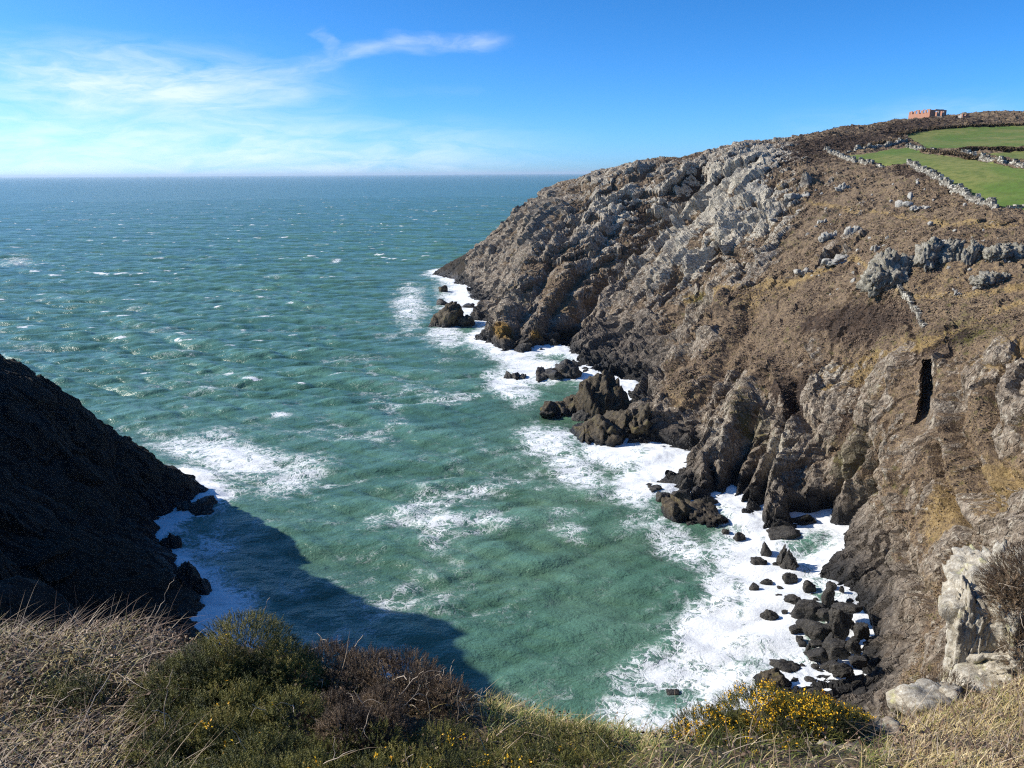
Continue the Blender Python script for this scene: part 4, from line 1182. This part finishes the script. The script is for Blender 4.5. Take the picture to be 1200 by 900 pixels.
# --- blades: curved, tapering strips
def blades(root, heading, length, lean0, bend, width, seg=4):
    n = len(root); vs = []
    cur = root.copy(); el = lean0.copy()
    side = np.stack([-np.sin(heading), np.cos(heading), np.zeros(n)], 1)
    for i in range(seg+1):
        wv_ = width*(1-i/seg)**.8
        if i < seg:
            vs.append(cur+side*wv_[:, None]); vs.append(cur-side*wv_[:, None])
            st = length/seg
            d = np.stack([np.cos(heading)*np.cos(el), np.sin(heading)*np.cos(el), np.sin(el)], 1)
            cur = cur+d*st[:, None]; el = el-bend/seg
            heading = heading + RNG.normal(size=n)*.10
        else: vs.append(cur)
    V = np.stack(vs, 1); m = V.shape[1]; base_ = np.arange(n)[:, None]*m
    tr = []
    for i in range(seg-1):
        a = 2*i; tr += [[a, a+1, a+3], [a, a+3, a+2]]
    a = 2*(seg-1); tr.append([a, a+1, a+2])
    T = (base_[:, None]+np.array(tr)[None]).reshape(-1, 3)
    return V.reshape(-1, 3), T, m
def blade_material(name, cols):
    m, k, b = material(name)
    t = k.attr('tint'); c = cols[0]
    for i, cc in enumerate(cols[1:]):
        c = k.mix(k.ss(t, i/(len(cols)-1), (i+1)/(len(cols)-1)), c, cc)
    k.put(b.inputs['Base Color'], c); b.inputs['Roughness'].default_value = .6; b.inputs['Specular IOR Level'].default_value = .3
    return m
M_GRASS = blade_material("dry_grass", [(.065,.095,.018), (.15,.17,.035), (.34,.27,.09), (.46,.35,.15), (.60,.49,.28), (.24,.15,.08)])
def scatter(n, x0, x1, y0, y1, seed):
    rg = np.random.default_rng(seed)
    x = rg.uniform(x0, x1, n); y = rg.uniform(y0, y1, n); z = fz(x, y)
    px_, py_ = project(x, y, z)
    return rg, np.stack([x, y, z-.01], 1), px_, py_
# zones, seen from above: straw tangle (left), green-yellow turf (middle), golden grass (right)
def grass():
    rg, r, px_, py_ = scatter(760000, -12.5, 13.0, .6, 8.3, 31)
    keep = (r[:, 1] < crest_y(r[:, 0])+.55)
    den = np.where((px_ > -160) & (px_ < 1360) & (py_ < 990), 1.0, .30)
    den *= np.where(px_ < 215, .62, 1)
    den *= np.where((px_ > 160) & (px_ < 400) & (py_ > 735), .03, 1); den *= np.where((px_ > 150+.6*(900-py_)) & (px_ < 570) & (py_ > 745), .10, 1)
    den *= np.where((px_ > 775) & (px_ < 1010) & (py_ < 905), .10, 1)
    den *= np.where(px_ > 1040, 1.0, 1)
    den *= .35+.9*(.5+fbm(r[:, 0]*2.2, r[:, 1]*2.2, r[:, 0]*0, 3))
    den *= np.where((px_ > 575) & (px_ < 745) & (py_ > 862+.10*(px_-585)), .35, 1); den *= np.where((px_ > 560) & (px_ < 1040), 1.35, 1); keep &= rg.random(len(r)) < den*.66
    r = r[keep]; px_ = px_[keep]; py_ = py_[keep]; n = len(r)
    patch = .5+.5*fbm(r[:, 0]*1.3+7, r[:, 1]*1.3, r[:, 0]*0, 3)
    heading = 2.6*fbm(r[:, 0]*.8, r[:, 1]*.8, r[:, 0]*0+2, 2)+rg.normal(size=n)*1.5 - .3
    ln = rg.uniform(.06, .20, n)*(.6+.8*patch)*np.where(rg.random(n) < .05, 1.7, 1)
    lean = np.radians(rg.normal(48, 26, n)); bend = rg.uniform(.5, 2.6, n)
    tint = np.where(rg.random(n) < .5*patch+.05, rg.uniform(.05, .35, n), rg.uniform(.35, .95, n))
    tint = np.where((px_ > 1040), np.clip(tint+.18, 0, 1), np.where(px_ < 215, np.clip(tint-.06, 0, 1), tint))
    tint = np.where(((px_ > 370) & (px_ < 470) & (py_ < 800)), np.clip(tint-.25, 0.05, 1), tint)
    tint = np.where((px_ > 560) & (px_ < 1040) & (rg.random(n) < .45), rg.uniform(.0, .3, n), tint)
    V, T, m = blades(r, heading, ln, lean, bend, rg.uniform(.0016, .0044, n))
    me = new_mesh("grass", V, T.ravel(), 3); attr(me, "tint", np.repeat(np.clip(tint, 0, 1), m))
    tag(link("grass", me, M_GRASS), "straw coloured and green grass over the clifftop edge", "grass", None, "stuff")
_cx_ = np.array([at(*c)[0] for c in crest]); _cy_ = np.array([c[2] for c in crest])
def crest_y(x): return np.interp(x, _cx_, _cy_)
grass()
M_STRAW = blade_material("dead_stems", [(.085,.052,.036), (.18,.115,.075), (.32,.235,.15), (.48,.39,.28), (.15,.09,.06)])
def dead_stems():
    rg, r, px_, py_ = scatter(110000, -12, 9, 1.2, 7.6, 41)
    den = np.where(px_ < 150, .5, np.where(px_ < 200, .35, np.where(px_ < 560, .012, np.where(px_ < 1020, .06, .22))))
    den = den*np.where((px_ > -150) & (py_ < 990), 1.0, .4); keep = (r[:, 1] < crest_y(r[:, 0])+.2) & (rg.random(len(r)) < den*.62)
    r = r[keep]; px_ = px_[keep]; n = len(r)
    r[:, 2] += rg.random(n)*.10
    heading = np.where(rg.random(n) < .35, rg.normal(.9, .6, n), rg.uniform(0, 6.28, n))
    ln = rg.uniform(.12, .48, n); lean = np.radians(np.abs(rg.normal(14, 18, n))); bend = rg.uniform(.1, 1.1, n)
    V, T, m = blades(r, heading, ln, lean, bend, rg.uniform(.0013, .0032, n), 5)
    me = new_mesh("bracken", V, T.ravel(), 3); attr(me, "tint", np.repeat(rg.random(n), m))
    tag(link("bracken", me, M_STRAW), "tangle of dead pale bracken and bramble stems at left", "bracken", None, "stuff")
dead_stems()
M_LITTER = blade_material("leaf_litter", [(.045,.028,.020), (.12,.072,.046), (.22,.145,.095), (.34,.25,.17), (.09,.095,.03)])
def litter():
    rg, r, px_, py_ = scatter(430000, -12.5, 13, 1.0, 7.6, 51)
    den = np.where(px_ < 215, 1.0, np.where(px_ < 560, .25, .22))
    den = den*np.where((px_ > -160) & (px_ < 1360) & (py_ < 990), 1.0, .35); keep = (r[:, 1] < crest_y(r[:, 0])+.4) & (rg.random(len(r)) < den)
    r = r[keep]; n = len(r); r[:, 2] += rg.random(n)**2*.13*(1+.8*fbm(r[:, 0]*3, r[:, 1]*3, r[:, 0]*0, 2))
    v, f = leaf_cloud(r, .012, 6)
    me = new_mesh("dead_leaves", v, f.ravel(), 4, smooth=False); attr(me, "tint", np.repeat(np.clip(.45+.4*fbm(r[:, 0]*2, r[:, 1]*2, r[:, 0]*0+4, 3)+rg.normal(size=n)*.22, 0, 1), 4))
    tag(link("dead_leaves", me, M_LITTER), "matted brown dead bracken leaves on the clifftop", "leaf litter", None, "stuff")
litter()

# --- woody stems as tubes
def tube(path, r0, r1, sides=5):
    path = np.array(path); n = len(path); vs = []; fs = []
    for i in range(n):
        t = path[min(i+1, n-1)]-path[max(i-1, 0)]; t /= np.linalg.norm(t)+1e-9
        a = np.cross(t, [0.3, .2, 1.0]); a /= np.linalg.norm(a)+1e-9; b_ = np.cross(t, a)
        r = r0+(r1-r0)*i/(n-1)
        for s in range(sides):
            th = 2*math.pi*s/sides; vs.append(path[i]+r*(a*math.cos(th)+b_*math.sin(th)))
    for i in range(n-1):
        for s in range(sides):
            fs.append([i*sides+s, i*sides+(s+1) % sides, (i+1)*sides+(s+1) % sides, (i+1)*sides+s])
    return np.array(vs), np.array(fs)
def merge(gs):
    vs, fs, n = [], [], 0
    for v, f in gs: vs.append(v); fs.append(f+n); n += len(v)
    return np.concatenate(vs), np.concatenate(fs)
M_TWIG = blade_material("bare_twig", [(.34,.27,.20), (.50,.42,.33)])
def wander(p, d, L, rg, n=9, droop=.25, wob=.22):
    out = [np.array(p, float)]; d = np.array(d, float)
    for i in range(n):
        d = d/np.linalg.norm(d); out.append(out[-1]+d*L/n); d = d+rg.normal(size=3)*wob; d[2] -= droop/n*3
    return out

# --- gorse and dead shrubs: spiny shoots set over lobed bushes
def shoot_template(rg, spines=15, spread=1.0):
    tri = []
    for i in range(spines):
        h = .12+.86*(i/(spines-1)); th = 2.4*i+rg.random(); up = math.radians(rg.uniform(20, 60))
        L = .34*(1.15-.7*h)*spread*rg.uniform(.7, 1.3)
        d = np.array([math.cos(th)*math.cos(up), math.sin(th)*math.cos(up), math.sin(up)]); s = np.array([-math.sin(th), math.cos(th), 0])*.028
        b_ = np.array([0, 0, h]); tri += [b_-s, b_+s, b_+d*L]
    for th in (0, 2.09, 4.19):
        tri += [np.array([math.cos(th), math.sin(th), 0])*.03, np.array([math.cos(th+2.09), math.sin(th+2.09), 0])*.03, np.array([0, 0, 1.05])]
    return np.array(tri)
_trg = np.random.default_rng(3)
TPL = [shoot_template(_trg) for _ in range(5)]
def on_lobes(lobes, n, rg, depth=.36):
    """points and outward directions on a union of ellipsoids, upper parts favoured"""
    areas = np.array([l[3]*l[4] for l in lobes]); pick = rg.choice(len(lobes), n, p=areas/areas.sum())
    L = np.array(lobes)[pick]
    d = rg.normal(size=(n, 3)); d[:, 2] = np.abs(d[:, 2])*1.1-.25; d /= np.linalg.norm(d, axis=1)[:, None]
    k_ = 1-depth*rg.random(n)**1.5 + .10*fbm(d[:, 0]*3+pick, d[:, 1]*3, d[:, 2]*3, 2)
    p = L[:, :3]+d*L[:, 3:6]*k_[:, None]
    nrm = d/L[:, 3:6]; nrm /= np.linalg.norm(nrm, axis=1)[:, None]
    return p, nrm
def shoots(p, nrm, size, rg):
    n = len(p); d = nrm+rg.normal(size=(n, 3))*.38; d[:, 2] += .45; d /= np.linalg.norm(d, axis=1)[:, None]
    a = np.cross(d, rg.normal(size=(n, 3))); a /= np.linalg.norm(a, axis=1)[:, None]; b_ = np.cross(d, a)
    ln = size*rg.uniform(.6, 1.4, n); out = []; cnt = []
    which = rg.integers(0, len(TPL), n)
    for w_ in range(len(TPL)):
        m_ = which == w_; T = TPL[w_]
        q = p[m_][:, None]+ln[m_][:, None, None]*(T[None, :, :1]*a[m_][:, None]+T[None, :, 1:2]*b_[m_][:, None]+T[None, :, 2:]*d[m_][:, None])
        out.append(q.reshape(-1, 3)); cnt.append((np.flatnonzero(m_), len(T)))
    order = np.concatenate([np.repeat(i, k_) for i, k_ in cnt])
    return np.concatenate(out), order
M_GORSE = blade_material("gorse_spines", [(.022,.030,.008), (.072,.078,.016), (.165,.155,.030), (.25,.205,.055)])
M_DEADG = blade_material("dead_shrub_spines", [(.030,.020,.013), (.085,.055,.032), (.17,.115,.066), (.28,.20,.125)])
M_PETAL = blade_material("gorse_petals", [(.62,.30,.006), (.78,.50,.02)])
M_CORE = blade_material("shrub_wood", [(.020,.015,.010), (.045,.032,.02)])
bush_n = [0]
def bush(lobes, n, size, label, mat=M_GORSE, name="gorse_bush", cat="gorse", flowers=0, top_bias=.0, tintshift=0.0, group=None, bare=0):
    """lobes: (px, py, Y, rx px, rz px) -> ellipsoids standing on the clifftop"""
    bush_n[0] += 1; rg = np.random.default_rng(500+bush_n[0])
    Ls = []
    for a, b_, Y_, rx, rz in lobes:
        if Y_:
            c = at(a, b_, Y_)
        else:
            c = ground_at(a, b_+rz*.45)
            if c is None: c = at(a, b_, 5.2)
        s = depth_at(c)/FPX
        if not Y_: c = c+np.array([0, 0, rz*s*.30])
        Ls.append((c[0], c[1], c[2], rx*s, rx*s*.9, rz*s))
    c0 = np.array([Ls[0][0], Ls[0][1], float(fz(Ls[0][0], Ls[0][1])[0])])
    Ls = [(l[0]-c0[0], l[1]-c0[1], l[2]-c0[2], *l[3:]) for l in Ls]
    e = bpy.data.objects.new(name, None); COL.objects.link(e); e.location = [float(t) for t in c0]; tag(e, label, cat, group)
    p, nr_ = on_lobes(Ls, n, rg)
    V, order = shoots(p, nr_, size, rg)
    me = new_mesh("foliage", V, np.arange(len(V)), 3, smooth=False)
    t = np.clip(.38+.55*fbm(p[:, 0]*6, p[:, 1]*6, p[:, 2]*6, 3)+rg.normal(size=len(p))*.14+tintshift, 0, 1)
    attr(me, "tint", t[order]); link("foliage", me, mat, e)
    # the twiggy heart of the bush
    g = []
    root = np.array([Ls[0][0], Ls[0][1], Ls[0][2]-Ls[0][5]*.6])
    for l in Ls:
        for i in range(3):
            q = np.array(l[:3])+rg.normal(size=3)*np.array(l[3:6])*.3; n_ = 7; pts = []
            for a in range(n_+1):
                t = a/n_; pts.append(root*(1-t)+q*t+np.array([0, 0, .10*math.sin(math.pi*t)])*(l[5]/.3)+(rg.normal(size=3)*.008 if 0 < a else 0))
            v, f = tube(pts, .010, .003); f = np.concatenate([f[:, [0, 1, 2]], f[:, [0, 2, 3]]]); g.append((v, f))
    v, f = merge(g); me = new_mesh("stem", v, f.ravel(), 3); attr(me, "tint", rg.random(len(v))); link("stem", me, M_CORE, e)
    if bare:
        g = []
        for i in range(bare):
            l = Ls[rg.integers(len(Ls))]; d = rg.normal(size=3); d[2] = abs(d[2])*.6; d[1] -= .5; d /= np.linalg.norm(d)
            st = np.array(l[:3])+d*np.array(l[3:6])*.85
            w_ = wander(st, d+rg.normal(size=3)*.5, rg.uniform(.10, .26), rg, 7, .3, .35); g.append(tube(w_, .0035, .0015, 4))
            if rg.random() < .7: g.append(tube(wander(w_[3], d+rg.normal(size=3)*.8, rg.uniform(.05, .13), rg, 4, .2, .35), .002, .001, 4))
        v, f = merge(g); me = new_mesh("twig", v, f.ravel(), 4); attr(me, "tint", rg.random(len(v))); o = link("twig", me, M_TWIG, e); o["kind"] = "stuff"
    if flowers:
        sc = nr_[:, 2]*.7+.25*rg.random(len(p))+top_bias*(p[:, 2]-p[:, 2].min())/np.ptp(p[:, 2]) + .35*fbm(p[:, 0]*7, p[:, 1]*7, p[:, 2]*7, 2)
        top = np.argsort(-sc)[:int(flowers*1.6)]; top = rg.choice(top, flowers, replace=False)
        fp, fn = [], []
        for i in top:
            for j in range(rg.integers(3, 8)):
                fp.append(p[i]+nr_[i]*size*rg.uniform(.2, .95)+np.array([0, 0, size*.35])+rg.normal(size=3)*size*.16)
        v, f = leaf_cloud(np.array(fp), .0068, 77)
        me = new_mesh("flowers", v, f.ravel(), 4, smooth=False); attr(me, "tint", np.repeat(rg.random(len(fp)), 4)); o = link("flowers", me, M_PETAL, e); o["kind"] = "stuff"
    return e
def field_of(x0, x1, y0, y1, step, rx, rz, seed, edge=None):
    rg = np.random.default_rng(seed); out = []
    y_ = y0
    while y_ <= y1:
        x_ = x0+rg.uniform(0, step)
        while x_ <= x1:
            if edge is None or edge(x_, y_): out.append((x_+rg.normal()*6, y_+rg.normal()*5, 0, rx*rg.uniform(.75, 1.3), rz*rg.uniform(.7, 1.3)))
            x_ += step
        y_ += step*.72
    return out
bush([(290,765,0,56,56),(250,790,0,50,44),(330,790,0,46,44)] + field_of(185, 350, 800, 880, 46, 38, 32, 1, lambda x, y: x > 150+.25*(900-y)+20), 14000, .052,
     "large dark green gorse bush with a few yellow buds on the crest", flowers=34, bare=16, tintshift=.12)
bush(field_of(170, 400, 890, 945, 44, 40, 28, 2), 6000, .05, "dark green gorse at the bottom edge, below the large gorse bush", flowers=10, bare=10, tintshift=.08)
bush(field_of(400, 560, 885, 950, 40, 38, 24, 3), 4200, .05, "low spreading gorse with tiny yellow tips below the dead brown shrub", flowers=40, tintshift=.15, bare=6)
bush([(470,800,0,50,40),(525,822,0,32,30),(430,795,0,46,36),(385,785,0,42,36),(500,815,0,40,34)]+field_of(410, 530, 820, 845, 44, 34, 28, 4), 6500, .048, "dead brown shrub with bare pale branches right of the large gorse bush", M_DEADG, "dead_shrub", "shrub", bare=34)
bush(field_of(365, 470, 835, 870, 40, 34, 26, 5), 3200, .05, "shaded brown dead shrub in front of the bare branched shrub", M_DEADG, "dead_shrub", "shrub", tintshift=-.10, bare=10)
bush([(98,815,0,34,20),(78,812,0,24,16)], 900, .045, "small dark green gorse sprig showing through the dead bracken", flowers=0, tintshift=-.05)
bush([(895,852,4.7,60,36),(835,868,4.6,48,30),(950,856,4.7,50,34),(985,862,4.75,40,30),(800,882,4.5,34,24),(870,885,4.5,60,26)], 9000, .052, "broad gorse bush covered in yellow flowers above the surf", flowers=900, top_bias=.6)
bush([(1010,862,4.9,26,20),(1032,862,5.0,18,14)], 700, .05, "small dark gorse sprig with yellow flowers beside the low grey rock", flowers=40, top_bias=.4)
bush([(860,905,4.05,60,30),(800,915,3.95,50,26),(925,905,4.1,46,26)], 2200, .06, "straggly brown and green gorse below the yellow flowered bush", tintshift=.10, flowers=30, bare=22)

bush(field_of(585, 735, 868, 940, 50, 40, 20, 11, lambda x, y: y > 850+.10*(x-585)), 4200, .045, "low olive green cushion of gorse among the grass at bottom centre", flowers=20, tintshift=.12, bare=10)
# --- foreground rocks
M_LICH = rock_material("lichen_rock", (.27,.235,.18), (.50,.46,.38), (.68,.66,.58), scale=5.5, lich=(.50,.49,.20), lich_t=.80, bump=.22)
M_BROWNROCK = rock_material("clifftop_rock", (.16,.125,.09), (.31,.25,.19), (.44,.39,.32), scale=5.5, lich=(.40,.38,.30), lich_t=.74, bump=.2)
def fg_rock(blocks, label, mat, name="rock", seed=1, sub=5):
    g = []
    for i, (a, b_, Y_, w_, h_, dd) in enumerate(blocks):
        c = at(a, b_, Y_); s = depth_at(c)/FPX
        g.append((rock_geo((w_*s*.5, w_*s*.5*dd, h_*s*.56), seed*97+i*13, sub, 11, .06, .055, p=44, jag=.03, boxy=True, fq=1.9, ncut=2), c))
    c0 = g[0][1]
    return rock_obj(name, [(q+(c-c0), f) for (q, f), c in g], c0, mat, label, "rock")
fg_rock([(1182,748,6.95,150,165,.9),(1138,758,6.9,58,135,.9),(1190,800,6.75,120,100,.9),(1245,770,7.0,120,190,.9),(1130,805,6.75,44,60,.9),(1200,820,6.5,90,70,.9)], "tall white rock with yellow lichen streaks at the right edge", M_LICH, seed=3, sub=6)
fg_rock([(1150,815,6.5,80,60,.9),(1195,828,6.4,80,60,.9)], "broken pale stones at the foot of the tall lichen rock", M_LICH, seed=5, sub=4)
fg_rock([(1086,828,6.0,66,40,1.0),(1112,822,6.1,40,40,1.0)], "pale sloping rock edge left of the small brown shrub", M_LICH, seed=6, sub=4)
fg_rock([(1028,880,4.7,92,56,.8),(978,888,4.6,60,46,.8),(1065,885,4.75,60,40,.8),(945,905,4.4,50,40,.8),(1000,908,4.3,90,50,.8)], "low grey brown rock in the grass right of the yellow gorse", M_BROWNROCK, seed=8)
bush([(1188,685,6.7,36,36),(1225,700,6.6,60,70),(1192,725,6.45,30,44),(1178,700,6.6,26,30),(1200,770,6.4,26,34)], 4600, .06, "brown green shrub with bare twigs on top of the white lichen rock", M_DEADG, "dead_shrub", "shrub", tintshift=.02, bare=70)
bush([(1108,812,6.25,28,26),(1130,826,6.2,22,18)], 900, .05, "small round brown shrub at the foot of the tall lichen rock", M_DEADG, "dead_shrub", "shrub", tintshift=.1, bare=8)

# --- arching dead bramble canes, each a thing of its own
def cane(px0, py0, px1, py1, arch, label, seed, Y0=None, r=.0042):
    rg = np.random.default_rng(seed)
    a = ground_at(px0, py0); 
    if a is None: a = at(px0, py0, 5.6)
    a[2] -= .02; b_ = at(px1, py1, a[1]+.35*rg.normal()*.5)
    n = 12; pts = []
    for i in range(n+1):
        t = i/n; p = a*(1-t)+b_*t; p[2] += arch*math.sin(math.pi*t*.85); p += rg.normal(size=3)*.006; pts.append(p)
    v, f = tube(pts, r, r*.4, 6); c0 = pts[0].copy()
    me = new_mesh("bramble_cane", v-c0, f.ravel(), 4); attr(me, "tint", rg.random(len(v)))
    tag(link("bramble_cane", me, M_TWIG, None, c0), label, "bramble cane", None)
cane(172,742,206,676,.02,"tall lone pale stem rising highest above the left crest",1)
cane(50,850,95,810,.06,"pale arching bramble cane in the bracken at far left",2)
cane(85,870,140,780,.05,"long crooked pale cane crossing the bracken tangle",3)
cane(190,880,205,790,.10,"arching pale cane in front of the large gorse bush",4)
cane(222,868,180,840,.10,"short hooked pale cane left of the large gorse bush",5)
cane(345,770,400,752,.03,"bare forked branch on top of the dead brown shrub",6,r=.006)
cane(395,790,425,745,.02,"thick pale branch leaning out behind the dead brown shrub",7,r=.006)
cane(430,808,478,796,.03,"bleached branch lying across the dead brown shrub",8,r=.006)
cane(300,735,316,700,.0,"thin bare twig standing above the large gorse bush",9,r=.003)
cane(505,860,500,790,.0,"thin upright dead stem in the dark gap by the brown shrub",10,r=.003)
cane(535,860,538,800,.0,"slender dead stem at the right end of the brown shrub",11,r=.003)
